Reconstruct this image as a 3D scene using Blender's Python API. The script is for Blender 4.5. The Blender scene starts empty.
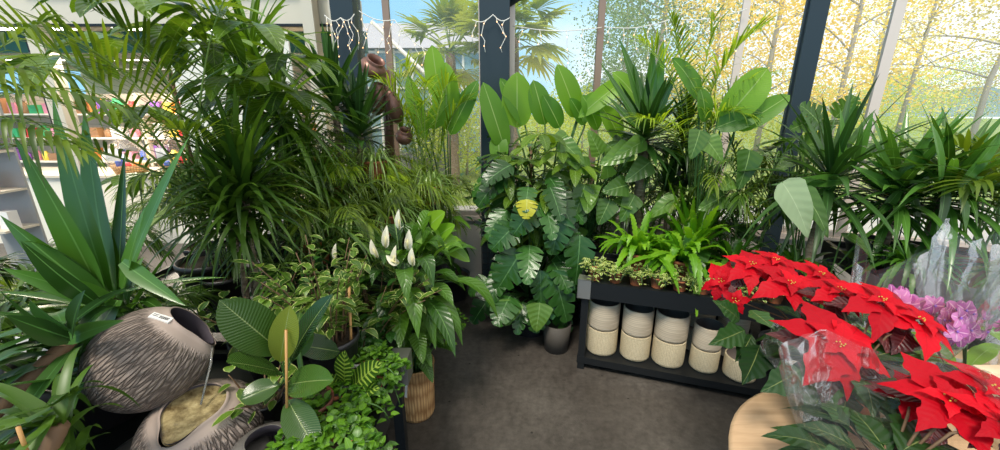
import bpy, math, random
from mathutils import Vector, Matrix, noise
V = Vector
S = bpy.context.scene
C = bpy.context.collection
PI = math.pi
# ------------------------------------------------------------------ camera, world, light
PITCH = math.radians(16.5); F = 390.0; CH = 1.55
cam = bpy.data.cameras.new('camera'); co = bpy.data.objects.new('camera', cam); C.objects.link(co)
cam.sensor_width = 36; cam.lens = F/1000*36; cam.clip_start = .02; cam.clip_end = 500
co.location = (0, 0, CH); co.rotation_euler = (PI/2-PITCH, 0, 0)
S.camera = co
S.view_settings.view_transform = 'Standard'; S.view_settings.look = 'None'
S.view_settings.exposure = 0.14; S.view_settings.gamma = 1; S.view_settings.use_curve_mapping = False
S.cycles.transparent_max_bounces = 20; S.cycles.max_bounces = 7
S.cycles.sample_clamp_indirect = 4; S.cycles.caustics_reflective = False; S.cycles.caustics_refractive = False

w = bpy.data.worlds.new('sky'); S.world = w; w.use_nodes = True
nt = w.node_tree; nt.nodes.clear()
def N(nt, t, **kw):
    n = nt.nodes.new(t)
    for k, v in kw.items():
        if k in ('operation', 'blend_type', 'data_type', 'noise_dimensions', 'wave_type', 'bands_direction', 'attribute_name', 'feature', 'distance'): setattr(n, k, v)
        elif k == 'i':
            for a, b in v.items(): n.inputs[a].default_value = b
    return n
def ramp(nt, stops):
    r = nt.nodes.new('ShaderNodeValToRGB')
    while len(r.color_ramp.elements) < len(stops): r.color_ramp.elements.new(.5)
    for e, (p, c) in zip(r.color_ramp.elements, stops): e.position = p; e.color = (*c, 1) if len(c) == 3 else c
    return r
tc = N(nt, 'ShaderNodeTexCoord'); mp = N(nt, 'ShaderNodeMapping', i={'Scale': (1, 1, 2.2), 'Location': (.3, .2, .1)})
ns = N(nt, 'ShaderNodeTexNoise', i={'Scale': 2.2, 'Detail': 6, 'Roughness': .55})
sx = N(nt, 'ShaderNodeSeparateXYZ'); ma = N(nt, 'ShaderNodeMath', operation='MULTIPLY_ADD', i={1: .5, 2: -.02})
ad = N(nt, 'ShaderNodeMath', operation='ADD'); rp = ramp(nt, [(.40, (.30, .60, .86)), (.56, (.55, .78, .93)), (.72, (.95, .98, 1.0))])
bg = N(nt, 'ShaderNodeBackground', i={'Strength': 1.25}); wo = N(nt, 'ShaderNodeOutputWorld')
L = nt.links.new
L(tc.outputs['Generated'], mp.inputs[0]); L(mp.outputs[0], ns.inputs['Vector']); L(tc.outputs['Generated'], sx.inputs[0])
L(sx.outputs['X'], ma.inputs[0]); L(ns.outputs['Fac'], ad.inputs[0]); L(ma.outputs[0], ad.inputs[1]); L(ad.outputs[0], rp.inputs[0])
zr = N(nt, 'ShaderNodeMapRange', i={'From Min': .42, 'From Max': .75}); L(sx.outputs['Z'], zr.inputs[0])
ov = N(nt, 'ShaderNodeMixRGB', i={2: (1.0, .98, .93, 1)}); L(zr.outputs[0], ov.inputs[0]); L(rp.outputs[0], ov.inputs[1])
L(ov.outputs[0], bg.inputs['Color']); L(bg.outputs[0], wo.inputs[0])

def lamp(name, typ, loc, energy, col=(1, 1, 1), size=1., rot=(0, 0, 0)):
    l = bpy.data.lights.new(name, typ); o = bpy.data.objects.new(name, l); C.objects.link(o)
    o.location = loc; o.rotation_euler = rot; l.energy = energy; l.color = col
    if typ == 'SUN': l.angle = size
    elif typ == 'AREA': l.size = size
    else: l.shadow_soft_size = size
    return o
# hazy afternoon sun, high behind the camera's right shoulder
lamp('sun', 'SUN', (0, 0, 10), 3.0, (1, .93, .80), math.radians(14), (math.radians(30), math.radians(-14), 0))

# ------------------------------------------------------------------ pixel -> world helpers (depth Y or height z are real positions)
cp, sp = math.cos(PITCH), math.sin(PITCH)
def P(u, v, Y):
    a, b = u-500, v-225
    t = Y/(F*cp - b*sp); return V((a*t, Y, CH-(b*cp+F*sp)*t))
def PZ(u, v, z):
    a, b = u-500, v-225
    t = (CH-z)/(b*cp+F*sp); return V((a*t, (F*cp-b*sp)*t, z))

# ------------------------------------------------------------------ materials
M = {}
def new_mat(name):
    m = bpy.data.materials.new(name); m.use_nodes = True; m.node_tree.nodes.clear(); M[name] = m
    return m, m.node_tree
def mat(name, col, rough=.6, metal=0, col2=None, scale=8, bump=0, bscale=40, stretch=(1, 1, 1), emit=None, est=1, spec=.5, coat=0):
    m, nt = new_mat(name); L = nt.links.new
    p = N(nt, 'ShaderNodeBsdfPrincipled', i={'Base Color': (*col, 1), 'Roughness': rough, 'Metallic': metal, 'Specular IOR Level': spec, 'Coat Weight': coat})
    o = N(nt, 'ShaderNodeOutputMaterial'); L(p.outputs[0], o.inputs[0])
    tc = N(nt, 'ShaderNodeTexCoord'); mp = N(nt, 'ShaderNodeMapping', i={'Scale': stretch}); L(tc.outputs['Object'], mp.inputs[0])
    if col2:
        n = N(nt, 'ShaderNodeTexNoise', i={'Scale': scale, 'Detail': 6, 'Roughness': .6}); L(mp.outputs[0], n.inputs['Vector'])
        r = ramp(nt, [(.35, col), (.65, col2)]); L(n.outputs['Fac'], r.inputs[0]); L(r.outputs[0], p.inputs['Base Color'])
    if bump:
        n = N(nt, 'ShaderNodeTexNoise', i={'Scale': bscale, 'Detail': 4}); L(mp.outputs[0], n.inputs['Vector'])
        b = N(nt, 'ShaderNodeBump', i={'Strength': bump, 'Distance': .01}); L(n.outputs['Fac'], b.inputs['Height']); L(b.outputs[0], p.inputs['Normal'])
    if emit: p.inputs['Emission Color'].default_value = (*emit, 1); p.inputs['Emission Strength'].default_value = est
    return m
def leafmat(name, c1, c2, rib=None, ribw=.06, veins=0, vein_str=.35, edge=None, edgew=.55, zebra=None, trans=.3, rough=.38, patch=None, spec=.5):
    """leaf: c1..c2 by per-leaf tint, midrib, side veins, cream edge or stripes (all the leaf's own pattern, by its UV)"""
    m, nt = new_mat(name); L = nt.links.new
    at = N(nt, 'ShaderNodeAttribute', attribute_name='tint')
    uv = N(nt, 'ShaderNodeUVMap'); sx = N(nt, 'ShaderNodeSeparateXYZ'); L(uv.outputs[0], sx.inputs[0])
    r = ramp(nt, [(0, c1), (1, c2)]); L(at.outputs['Fac'], r.inputs[0]); col = r.outputs[0]
    a = N(nt, 'ShaderNodeMath', operation='SUBTRACT', i={1: .5}); L(sx.outputs[0], a.inputs[0])
    ab = N(nt, 'ShaderNodeMath', operation='ABSOLUTE'); L(a.outputs[0], ab.inputs[0])
    e = N(nt, 'ShaderNodeMath', operation='MULTIPLY', i={1: 2.}); L(ab.outputs[0], e.inputs[0])     # 0 midrib .. 1 edge
    tcn = N(nt, 'ShaderNodeTexCoord'); nz = N(nt, 'ShaderNodeTexNoise', i={'Scale': 60., 'Detail': 3}); L(tcn.outputs['Object'], nz.inputs['Vector'])
    def mix(fac, c, cin):
        x = N(nt, 'ShaderNodeMixRGB'); L(fac, x.inputs[0]); L(cin, x.inputs[1]); x.inputs[2].default_value = (*c, 1); return x.outputs[0]
    def smooth(inp, lo, hi):
        x = N(nt, 'ShaderNodeMapRange', i={'From Min': lo, 'From Max': hi}); L(inp, x.inputs[0]); return x.outputs[0]
    ph = None
    if veins or zebra:
        x1 = N(nt, 'ShaderNodeMath', operation='MULTIPLY', i={1: -.16}); L(e.outputs[0], x1.inputs[0])
        x2 = N(nt, 'ShaderNodeMath', operation='ADD'); L(sx.outputs[1], x2.inputs[0]); L(x1.outputs[0], x2.inputs[1])
        x3 = N(nt, 'ShaderNodeMath', operation='MULTIPLY', i={1: float(veins or 9)*2*PI}); L(x2.outputs[0], x3.inputs[0])
        x4 = N(nt, 'ShaderNodeMath', operation='SINE'); L(x3.outputs[0], x4.inputs[0]); ph = x4.outputs[0]
    if zebra:
        x5 = N(nt, 'ShaderNodeMath', operation='MULTIPLY', i={1: .9}); L(e.outputs[0], x5.inputs[0])
        x6 = N(nt, 'ShaderNodeMath', operation='SUBTRACT'); L(ph, x6.inputs[0]); L(x5.outputs[0], x6.inputs[1])
        col = mix(smooth(x6.outputs[0], -.15, .15), zebra, col)
    if edge:
        x = N(nt, 'ShaderNodeMath', operation='MULTIPLY_ADD', i={1: .9, 2: -.45}); L(nz.outputs['Fac'], x.inputs[0])
        y = N(nt, 'ShaderNodeMath', operation='ADD'); L(x.outputs[0], y.inputs[0]); L(e.outputs[0], y.inputs[1])
        col = mix(smooth(y.outputs[0], edgew, edgew+.06), edge, col)
    if rib: col = mix(smooth(e.outputs[0], ribw, ribw*.4), rib, col)
    p = N(nt, 'ShaderNodeBsdfPrincipled', i={'Roughness': rough, 'Specular IOR Level': spec}); L(col, p.inputs['Base Color'])
    if ph:
        b = N(nt, 'ShaderNodeBump', i={'Strength': vein_str, 'Distance': .004}); L(ph, b.inputs['Height']); L(b.outputs[0], p.inputs['Normal'])
    tr = N(nt, 'ShaderNodeBsdfTranslucent'); g = N(nt, 'ShaderNodeMixRGB', blend_type='MULTIPLY', i={0: 1., 2: (1.7, 1.6, .7, 1)}); L(col, g.inputs[1]); L(g.outputs[0], tr.inputs[0])
    mx = N(nt, 'ShaderNodeMixShader', i={0: trans}); L(p.outputs[0], mx.inputs[1]); L(tr.outputs[0], mx.inputs[2])
    o = N(nt, 'ShaderNodeOutputMaterial'); L(mx.outputs[0], o.inputs[0])
    return m
def sheer(name, col, haze, gloss, rough=.08, bump=0, bscale=20, fres=1.45):
    """thin clear sheet: transparent, a share of whitish haze painted in (washed-out glare on the panes) and a fresnel gloss"""
    m, nt = new_mat(name); L = nt.links.new
    t = N(nt, 'ShaderNodeBsdfTransparent', i={0: (*col, 1)}); d = N(nt, 'ShaderNodeBsdfDiffuse', i={0: (.85, .88, .9, 1)})
    d2 = N(nt, 'ShaderNodeBsdfTranslucent', i={0: (.85, .88, .9, 1)}); dd = N(nt, 'ShaderNodeMixShader', i={0: .5}); L(d.outputs[0], dd.inputs[1]); L(d2.outputs[0], dd.inputs[2])
    g = N(nt, 'ShaderNodeBsdfGlossy', i={'Roughness': rough}); m1 = N(nt, 'ShaderNodeMixShader', i={0: haze}); L(t.outputs[0], m1.inputs[1]); L(dd.outputs[0], m1.inputs[2])
    f = N(nt, 'ShaderNodeFresnel', i={0: fres}); mm = N(nt, 'ShaderNodeMath', operation='MULTIPLY', i={1: gloss}); L(f.outputs[0], mm.inputs[0])
    m2 = N(nt, 'ShaderNodeMixShader'); L(mm.outputs[0], m2.inputs[0]); L(m1.outputs[0], m2.inputs[1]); L(g.outputs[0], m2.inputs[2])
    if bump:
        tc = N(nt, 'ShaderNodeTexCoord'); n = N(nt, 'ShaderNodeTexNoise', i={'Scale': bscale, 'Detail': 2, 'Distortion': 1.5}); L(tc.outputs['Object'], n.inputs['Vector'])
        b = N(nt, 'ShaderNodeBump', i={'Strength': bump, 'Distance': .03}); L(n.outputs['Fac'], b.inputs['Height']); L(b.outputs[0], g.inputs['Normal']); L(b.outputs[0], f.inputs['Normal'])
    o = N(nt, 'ShaderNodeOutputMaterial'); L(m2.outputs[0], o.inputs[0]); return m

G = {}
mat('black_steel', (.012, .014, .016), .45, .3)
mat('dark_column', (.018, .032, .042), .5, .2)
mat('cream_paint', (.62, .56, .45), .6)
mat('white_paint', (.75, .73, .68), .5)
mat('brown_alu', (.30, .20, .15), .4, .3)
mat('pale_alu', (.66, .55, .48), .55, .1)
mat('low_wall', (.62, .57, .50), .8, col2=(.5, .45, .4), scale=3)
mat('green_board', (.02, .10, .06), .5)
mat('stainless', (.5, .5, .48), .3, .9, bump=.1)
mat('terracotta', (.42, .14, .06), .8, col2=(.34, .11, .05), scale=20)
mat('brown_pot', (.12, .035, .02), .6)
mat('black_plastic', (.015, .015, .017), .4)
mat('grey_plastic', (.35, .35, .34), .5)
mat('soil', (.03, .018, .010), .95, col2=(.06, .038, .02), scale=60, bump=.8, bscale=80)
mat('bark', (.16, .10, .055), .85, col2=(.30, .22, .14), scale=12, bump=.8, bscale=30, stretch=(1, 1, 6))
mat('cane', (.30, .24, .17), .75, col2=(.16, .11, .07), scale=14, bump=.7, bscale=30, stretch=(1, 1, 5))
mat('stem_green', (.06, .14, .03), .5)
mat('stem_pale', (.20, .30, .07), .5)
mat('stem_brown', (.14, .08, .04), .7)
mat('bamboo', (.50, .27, .09), .5)
mat('birch_bark', (.62, .55, .47), .8, col2=(.25, .2, .17), scale=4, stretch=(1, 1, 3))
mat('tree_bark', (.42, .35, .28), .9)
mat('grass', (.16, .26, .05), .9, col2=(.28, .33, .08), scale=2)
mat('gravel', (.45, .43, .40), .9)
mat('hill', (.16, .24, .26), 1, col2=(.22, .30, .26), scale=.05)
mat('wood_pale', (.62, .42, .25), .5, col2=(.50, .32, .18), scale=6, stretch=(1, 10, 1))
mat('birch_box', (.70, .56, .38), .7, col2=(.50, .36, .22), scale=9, stretch=(1, 1, 5))
mat('shop_white', (.8, .76, .66), .6)
mat('led', (1, 1, 1), .5, emit=(1, .93, .8), est=9)
mat('bulb', (1, .7, .4), .4, emit=(1, .50, .2), est=2.5)
mat('wire_white', (.75, .72, .66), .5)
mat('label_white', (.75, .74, .72), .6)
mat('ink', (.02, .02, .02), .6)
mat('spathe', (.85, .80, .62), .5)
mat('spadix', (.75, .68, .35), .7)
mat('copper', (.13, .065, .05), .35, .35, col2=(.25, .12, .09), scale=5)
mat('pollen', (.55, .42, .06), .7)
sheer('window_glass', (.97, .985, .99), .06, .5, .02)  # glare of the bright outdoors put into the glass as whitish haze
sheer('cellophane', (.985, .985, .985), .045, .5, .16, bump=.45, bscale=9, fres=1.45)
# dark worn concrete
m, nt = new_mat('concrete'); L = nt.links.new
tc = N(nt, 'ShaderNodeTexCoord'); n1 = N(nt, 'ShaderNodeTexNoise', i={'Scale': 1.6, 'Detail': 8, 'Roughness': .65}); n2 = N(nt, 'ShaderNodeTexNoise', i={'Scale': 26., 'Detail': 5, 'Roughness': .7})
L(tc.outputs['Object'], n1.inputs['Vector']); L(tc.outputs['Object'], n2.inputs['Vector'])
r1 = ramp(nt, [(.3, (.045, .038, .033)), (.55, (.085, .074, .064)), (.75, (.13, .115, .10))]); L(n1.outputs['Fac'], r1.inputs[0])
r2 = ramp(nt, [(.3, (.6, .6, .6)), (.7, (1.25, 1.25, 1.25))]); L(n2.outputs['Fac'], r2.inputs[0])
vo = N(nt, 'ShaderNodeTexVoronoi', i={'Scale': 7., 'Randomness': 1.}); L(tc.outputs['Object'], vo.inputs['Vector'])
r3 = ramp(nt, [(.035, (.25, .25, .25)), (.06, (1, 1, 1))]); L(vo.outputs['Distance'], r3.inputs[0])
mx = N(nt, 'ShaderNodeMixRGB', blend_type='MULTIPLY', i={0: 1.}); L(r1.outputs[0], mx.inputs[1]); L(r2.outputs[0], mx.inputs[2])
mx2 = N(nt, 'ShaderNodeMixRGB', blend_type='MULTIPLY', i={0: 1.}); L(mx.outputs[0], mx2.inputs[1]); L(r3.outputs[0], mx2.inputs[2])
pb = N(nt, 'ShaderNodeBsdfPrincipled', i={'Specular IOR Level': .4}); L(mx2.outputs[0], pb.inputs['Base Color'])
rr = ramp(nt, [(.3, (.28,)*3), (.7, (.6,)*3)]); L(n1.outputs['Fac'], rr.inputs[0]); L(rr.outputs[0], pb.inputs['Roughness'])
bb = N(nt, 'ShaderNodeBump', i={'Strength': .25, 'Distance': .01}); L(n2.outputs['Fac'], bb.inputs['Height']); L(bb.outputs[0], pb.inputs['Normal'])
oo = N(nt, 'ShaderNodeOutputMaterial'); L(pb.outputs[0], oo.inputs[0])
# carved fountain stone: strokes along UV
def carved(name, c1, c2, su, sv, skew, strength=1.0):
    m, nt = new_mat(name); L = nt.links.new
    uv = N(nt, 'ShaderNodeUVMap'); sx = N(nt, 'ShaderNodeSeparateXYZ'); L(uv.outputs[0], sx.inputs[0])
    k = N(nt, 'ShaderNodeMath', operation='MULTIPLY_ADD', i={1: skew}); L(sx.outputs[0], k.inputs[0]); L(sx.outputs[1], k.inputs[2])
    a = N(nt, 'ShaderNodeMath', operation='MULTIPLY', i={1: su}); L(sx.outputs[0], a.inputs[0]); b = N(nt, 'ShaderNodeMath', operation='MULTIPLY', i={1: sv}); L(k.outputs[0], b.inputs[0])
    cx = N(nt, 'ShaderNodeCombineXYZ'); L(a.outputs[0], cx.inputs[0]); L(b.outputs[0], cx.inputs[1])
    n = N(nt, 'ShaderNodeTexVoronoi', feature='DISTANCE_TO_EDGE', i={'Scale': 1., 'Randomness': 1.}); L(cx.outputs[0], n.inputs['Vector'])
    n2 = N(nt, 'ShaderNodeTexNoise', i={'Scale': 1.3, 'Detail': 5, 'Roughness': .7}); L(cx.outputs[0], n2.inputs['Vector'])
    h = N(nt, 'ShaderNodeMapRange', i={'From Min': 0., 'From Max': .28}); L(n.outputs[0], h.inputs[0])
    mu = N(nt, 'ShaderNodeMath', operation='MULTIPLY'); L(h.outputs[0], mu.inputs[0]); L(n2.outputs['Fac'], mu.inputs[1])
    # smooth neck: strokes only where v is below .8 of the profile
    ne = N(nt, 'ShaderNodeMapRange', i={'From Min': .80, 'From Max': .86, 'To Min': 0., 'To Max': 1.}); L(sx.outputs[1], ne.inputs[0])
    mxv = N(nt, 'ShaderNodeMix', i={3: .5}); mxv.data_type = 'FLOAT'; L(ne.outputs[0], mxv.inputs[0]); L(mu.outputs[0], mxv.inputs[2])
    r = ramp(nt, [(.08, c1), (.34, c2), (.8, tuple(x*1.25 for x in c2))]); L(mxv.outputs[0], r.inputs[0])
    p = N(nt, 'ShaderNodeBsdfPrincipled', i={'Roughness': .62}); L(r.outputs[0], p.inputs['Base Color'])
    bp = N(nt, 'ShaderNodeBump', i={'Strength': strength, 'Distance': .008}); L(mxv.outputs[0], bp.inputs['Height']); L(bp.outputs[0], p.inputs['Normal'])
    o = N(nt, 'ShaderNodeOutputMaterial'); L(p.outputs[0], o.inputs[0])
carved('carved_stone', (.12, .092, .078), (.33, .262, .225), 95, 8.5, .25, 1.6)
mat('smooth_stone', (.17, .135, .12), .5, col2=(.23, .185, .165), scale=9)
mat('stone_inside', (.07, .06, .075), .35)
mat('dark_stone', (.07, .065, .06), .3, col2=(.16, .15, .14), scale=7)
mat('wet_amber', (.10, .065, .025), .1, col2=(.50, .40, .20), scale=26, bump=.9, bscale=45, coat=1)
m, nt = new_mat('water'); p = N(nt, 'ShaderNodeBsdfPrincipled', i={'Base Color': (.85, .85, .8, 1), 'Roughness': .05, 'Transmission Weight': .8, 'IOR': 1.33}); o = N(nt, 'ShaderNodeOutputMaterial'); nt.links.new(p.outputs[0], o.inputs[0])
# ceramic pots: knobbly woven relief by UV
def relief(name, c1, c2, su, sv, rough=.55, st=.6):
    m, nt = new_mat(name); L = nt.links.new
    uv = N(nt, 'ShaderNodeUVMap'); mp = N(nt, 'ShaderNodeMapping', i={'Scale': (su, sv, 1)}); L(uv.outputs[0], mp.inputs[0])
    v = N(nt, 'ShaderNodeTexVoronoi', i={'Scale': 1., 'Randomness': .25}); L(mp.outputs[0], v.inputs['Vector'])
    r = ramp(nt, [(.2, c2), (.6, c1)]); L(v.outputs['Distance'], r.inputs[0])
    p = N(nt, 'ShaderNodeBsdfPrincipled', i={'Roughness': rough}); L(r.outputs[0], p.inputs['Base Color'])
    b = N(nt, 'ShaderNodeBump', i={'Strength': st, 'Distance': .006}); b.invert = True; L(v.outputs['Distance'], b.inputs['Height']); L(b.outputs[0], p.inputs['Normal'])
    o = N(nt, 'ShaderNodeOutputMaterial'); L(p.outputs[0], o.inputs[0])
relief('pot_knobbly', (.54, .44, .27), (.80, .68, .47), 64, 96)
relief('pot_ribbed', (.46, .38, .28), (.68, .58, .44), 2, 70, st=.35)
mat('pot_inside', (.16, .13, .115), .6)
relief('rattan', (.35, .17, .06), (.68, .42, .19), 40, 16, .6, .9)

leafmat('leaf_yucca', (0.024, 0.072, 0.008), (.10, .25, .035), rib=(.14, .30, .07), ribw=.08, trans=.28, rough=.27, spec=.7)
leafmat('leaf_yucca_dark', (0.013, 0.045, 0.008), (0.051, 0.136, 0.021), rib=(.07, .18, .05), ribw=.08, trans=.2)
leafmat('leaf_dracaena', (0.029, 0.075, 0.006), (0.114, 0.232, 0.016), rib=(.16, .30, .05), ribw=.1, trans=.3)
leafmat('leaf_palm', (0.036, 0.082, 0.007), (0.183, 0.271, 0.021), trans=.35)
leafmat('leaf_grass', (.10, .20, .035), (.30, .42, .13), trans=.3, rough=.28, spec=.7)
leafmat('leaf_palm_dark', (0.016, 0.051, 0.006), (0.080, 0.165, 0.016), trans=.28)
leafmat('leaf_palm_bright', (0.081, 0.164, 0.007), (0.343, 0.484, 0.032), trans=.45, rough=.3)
leafmat('leaf_banana', (0.078, 0.220, 0.018), (0.208, 0.396, 0.030), rib=(.35, .50, .16), ribw=.05, veins=26, vein_str=.1, trans=.42)
leafmat('leaf_monstera', (.010, .045, .008), (.045, .15, .022), rib=(.11, .24, .08), ribw=.05, veins=6, vein_str=.15, trans=.2, rough=.3)
leafmat('leaf_philo', (.030, .095, .014), (.14, .27, .04), rib=(.24, .38, .12), ribw=.05, veins=6, vein_str=.22, trans=.3, rough=.3)
leafmat('leaf_schefflera', (0.024, 0.068, 0.007), (0.149, 0.261, 0.018), rib=(.20, .32, .07), ribw=.06, veins=10, trans=.3, rough=.32)
leafmat('leaf_rubber', (0.014, 0.041, 0.008), (0.051, 0.112, 0.018), rib=(.20, .26, .09), ribw=.035, veins=26, vein_str=.16, trans=.06, rough=.2)
leafmat('leaf_rubber_young', (0.129, 0.171, 0.022), (0.252, 0.310, 0.048), rib=(.30, .36, .14), ribw=.035, veins=30, vein_str=.3, trans=.3, rough=.25)
leafmat('leaf_varieg', (0.024, 0.075, 0.007), (0.114, 0.213, 0.021), edge=(.42, .48, .16), edgew=.80, rib=(.16, .24, .06), ribw=.05, trans=.25)
leafmat('leaf_ivy_varieg', (0.078, 0.198, 0.018), (0.208, 0.330, 0.036), edge=(.62, .66, .28), edgew=.42, trans=.3)
leafmat('leaf_ivy', (0.029, 0.102, 0.007), (0.149, 0.329, 0.021), rib=(.2, .4, .1), ribw=.06, trans=.3)
leafmat('leaf_peace', (0.016, 0.061, 0.007), (0.092, 0.213, 0.018), rib=(.12, .26, .06), ribw=.05, veins=10, vein_str=.3, trans=.22, rough=.3)
leafmat('leaf_fatsia', (0.130, 0.308, 0.018), (0.260, 0.462, 0.036), rib=(.3, .5, .15), ribw=.05, trans=.35)
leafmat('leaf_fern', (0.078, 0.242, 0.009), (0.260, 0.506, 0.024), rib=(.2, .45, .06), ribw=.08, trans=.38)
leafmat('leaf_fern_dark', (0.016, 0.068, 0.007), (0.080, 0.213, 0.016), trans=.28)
leafmat('leaf_calathea', (0.016, 0.055, 0.006), (0.046, 0.116, 0.011), zebra=(.30, .42, .06), veins=9, rib=(.3, .42, .08), ribw=.04, trans=.2)
leafmat('leaf_pale', (.22, .32, .16), (.34, .44, .26), rib=(.4, .5, .3), ribw=.04, veins=7, vein_str=.15, trans=.3)
leafmat('leaf_yellow', (.60, .58, .04), (.70, .62, .05), rib=(.75, .75, .2), trans=.45)
leafmat('leaf_poinsettia', (.008, .035, .006), (.025, .085, .012), rib=(.18, .22, .07), ribw=.04, veins=7, vein_str=.2, trans=.15)
leafmat('leaf_maroon', (0.043, 0.007, 0.010), (0.114, 0.022, 0.022), rib=(.25, .06, .06), ribw=.04, veins=8, trans=.2)
leafmat('bract_red', (.38, .0015, .010), (.60, .003, .014), rib=(.45, .004, .01), ribw=.03, veins=7, vein_str=.15, trans=.2, rough=.55, spec=.15)
leafmat('petal_orchid', (.42, .08, .36), (.72, .30, .66), rib=(.85, .55, .8), ribw=.15, trans=.35, rough=.5)
leafmat('leaf_birch', (.72, .50, .10), (.92, .74, .26), trans=.5, rough=.6)
leafmat('leaf_birch_pale', (.78, .62, .28), (.95, .84, .50), trans=.5, rough=.6)
leafmat('leaf_lime', (.40, .48, .07), (.62, .66, .14), trans=.5, rough=.6)
leafmat('leaf_oak', (.12, .20, .09), (.34, .42, .24), trans=.45, rough=.6)
leafmat('leaf_brown', (.45, .36, .16), (.75, .62, .34), trans=.4, rough=.6)
leafmat('leaf_fan', (0.260, 0.352, 0.048), (0.585, 0.550, 0.108), trans=.35, rough=.5)

# ------------------------------------------------------------------ mesh builder
class MB:
    def __init__(s): s.v = []; s.f = []; s.uv = []; s.t = []; s.sm = []
    def add(s, vs, fs, uvs, tint=0., smooth=True):
        b = len(s.v); s.v += [tuple(x) for x in vs]; s.t += [tint]*len(vs)
        for f in fs:
            s.f.append([i+b for i in f]); s.sm.append(smooth)
            s.uv += [uvs[i] for i in f]
    def build(s, name, mt, parent=None, off=None):
        me = bpy.data.meshes.new(name)
        vs = s.v if off is None else [(x-off[0], y-off[1], z-off[2]) for x, y, z in s.v]
        me.from_pydata(vs, [], s.f)
        u = me.uv_layers.new(name='UVMap'); u.data.foreach_set('uv', [c for p in s.uv for c in p])
        a = me.attributes.new('tint', 'FLOAT', 'POINT'); a.data.foreach_set('value', s.t)
        me.polygons.foreach_set('use_smooth', s.sm)
        me.materials.append(M[mt]); me.update()
        o = bpy.data.objects.new(name, me); C.objects.link(o)
        if parent: o.parent = parent
        return o
def empty(name, loc, rz=0):
    o = bpy.data.objects.new(name, None); C.objects.link(o); o.location = loc; o.rotation_euler.z = rz; o.empty_display_size = .1
    return o
def tag(o, label, cat, group=None):
    o['label'] = label; o['category'] = cat
    if group: o['group'] = group
    return o
def struct(o): o['kind'] = 'structure'; return o
def copy_tree(o, parent=None):
    c = o.copy(); C.objects.link(c); c.parent = parent
    for ch in list(o.children): copy_tree(ch, c)
    return c

def box(mb, lo, hi, ax=None, org=None):
    """axis box; with ax=(ex,ey) unit vectors and org it is laid out in that frame"""
    x0, y0, z0 = lo; x1, y1, z1 = hi
    c = [(x0, y0, z0), (x1, y0, z0), (x1, y1, z0), (x0, y1, z0), (x0, y0, z1), (x1, y0, z1), (x1, y1, z1), (x0, y1, z1)]
    if ax: c = [tuple(org + ax[0]*a + ax[1]*b + V((0, 0, d))) for a, b, d in c]
    for f in ((0, 3, 2, 1), (4, 5, 6, 7), (0, 1, 5, 4), (1, 2, 6, 5), (2, 3, 7, 6), (3, 0, 4, 7)):
        mb.add([c[i] for i in f], [(0, 1, 2, 3)], [(0, 0), (1, 0), (1, 1), (0, 1)], 0, False)
def tube(mb, pts, r0, r1=None, seg=7, tint=.5, cap=True, knots=0):
    r1 = r0 if r1 is None else r1; pts = [V(p) for p in pts]; n = len(pts); vs = []; uv = []
    up = V((.13, .97, .2))
    for i, p in enumerate(pts):
        t = (pts[min(i+1, n-1)]-pts[max(i-1, 0)]).normalized(); a = t.cross(up)
        if a.length < .05: a = t.cross(V((1, 0, 0)))
        a.normalize(); b = t.cross(a); r = r0+(r1-r0)*i/(n-1)
        if knots and i % 2: r *= 1+knots
        for j in range(seg):
            g = 2*PI*j/seg; vs.append(p+a*(r*math.cos(g))+b*(r*math.sin(g))); uv.append((j/seg, i/(n-1)))
    fs = [(i*seg+j, i*seg+(j+1) % seg, (i+1)*seg+(j+1) % seg, (i+1)*seg+j) for i in range(n-1) for j in range(seg)]
    if cap: fs += [tuple(range(seg-1, -1, -1)), tuple((n-1)*seg+j for j in range(seg))]
    mb.add(vs, fs, uv, tint)
def lathe(mb, prof, org=(0, 0, 0), seg=28, rot=None, wob=0, lip=None):
    org = V(org); vs = []; uv = []; n = len(prof)
    for i, (r, z) in enumerate(prof):
        for j in range(seg+1):
            g = 2*PI*j/seg; rr = r*(1+wob*math.sin(5*g+z*30)); zz = z
            if lip: rr, zz = lip(i, g, rr, zz)
            p = V((rr*math.cos(g), rr*math.sin(g), zz))
            if rot: p = rot @ p
            vs.append(org+p); uv.append((j/seg, i/(n-1)))
    fs = [(i*(seg+1)+j, i*(seg+1)+j+1, (i+1)*(seg+1)+j+1, (i+1)*(seg+1)+j) for i in range(n-1) for j in range(seg)]
    mb.add(vs, fs, uv, .5)
def bez(a, b, c, s): return a*((1-s)**2)+b*(2*s*(1-s))+c*(s*s)
PR = dict(
    strap=lambda s: min(1, .45+2.2*s)*max(0, 1-s**2.2)**1.05,
    thin=lambda s: min(1, .5+4*s)*max(0, 1-s*s)**.9,
    oval=lambda s: max(0, math.sin(PI*min(1, s**.92)))**.72,
    egg=lambda s: max(0, math.sin(PI*min(1, s**.75)))**.8,
    lance=lambda s: max(0, math.sin(PI*min(1, s**.8))),
    heart=lambda s: (min(1, s*7+.15)**.55)*max(0, 1-s)**.62*1.12,
    bract=lambda s: max(0, math.sin(PI*min(1, s**.72)))**1.15*(1+.16*math.cos(s*20)),
    rubber=lambda s: max(0, math.sin(PI*min(1, s)))**.58*(1 if s < .88 else 1-(s-.88)*3.5),
    banana=lambda s: max(0, math.sin(PI*min(1, s**.85)))**.5*(1 if s < .8 else 1-(s-.8)*1.2),
    petal=lambda s: max(0, math.sin(PI*min(1, s*.93)))**.6,
)
def _mon(s):
    b = (min(1, s*6+.25)**.5)*max(0, 1-s)**.5*1.1
    return b*(.42 if (s*4.6+.3) % 1 < .17 and .15 < s < .9 else 1)
PR['monstera'] = _mon
def _fern(s): return max(.05, math.sin(PI*min(1, s**.7)))**.6*(.55+.45*abs(math.sin(s*34)))
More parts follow.
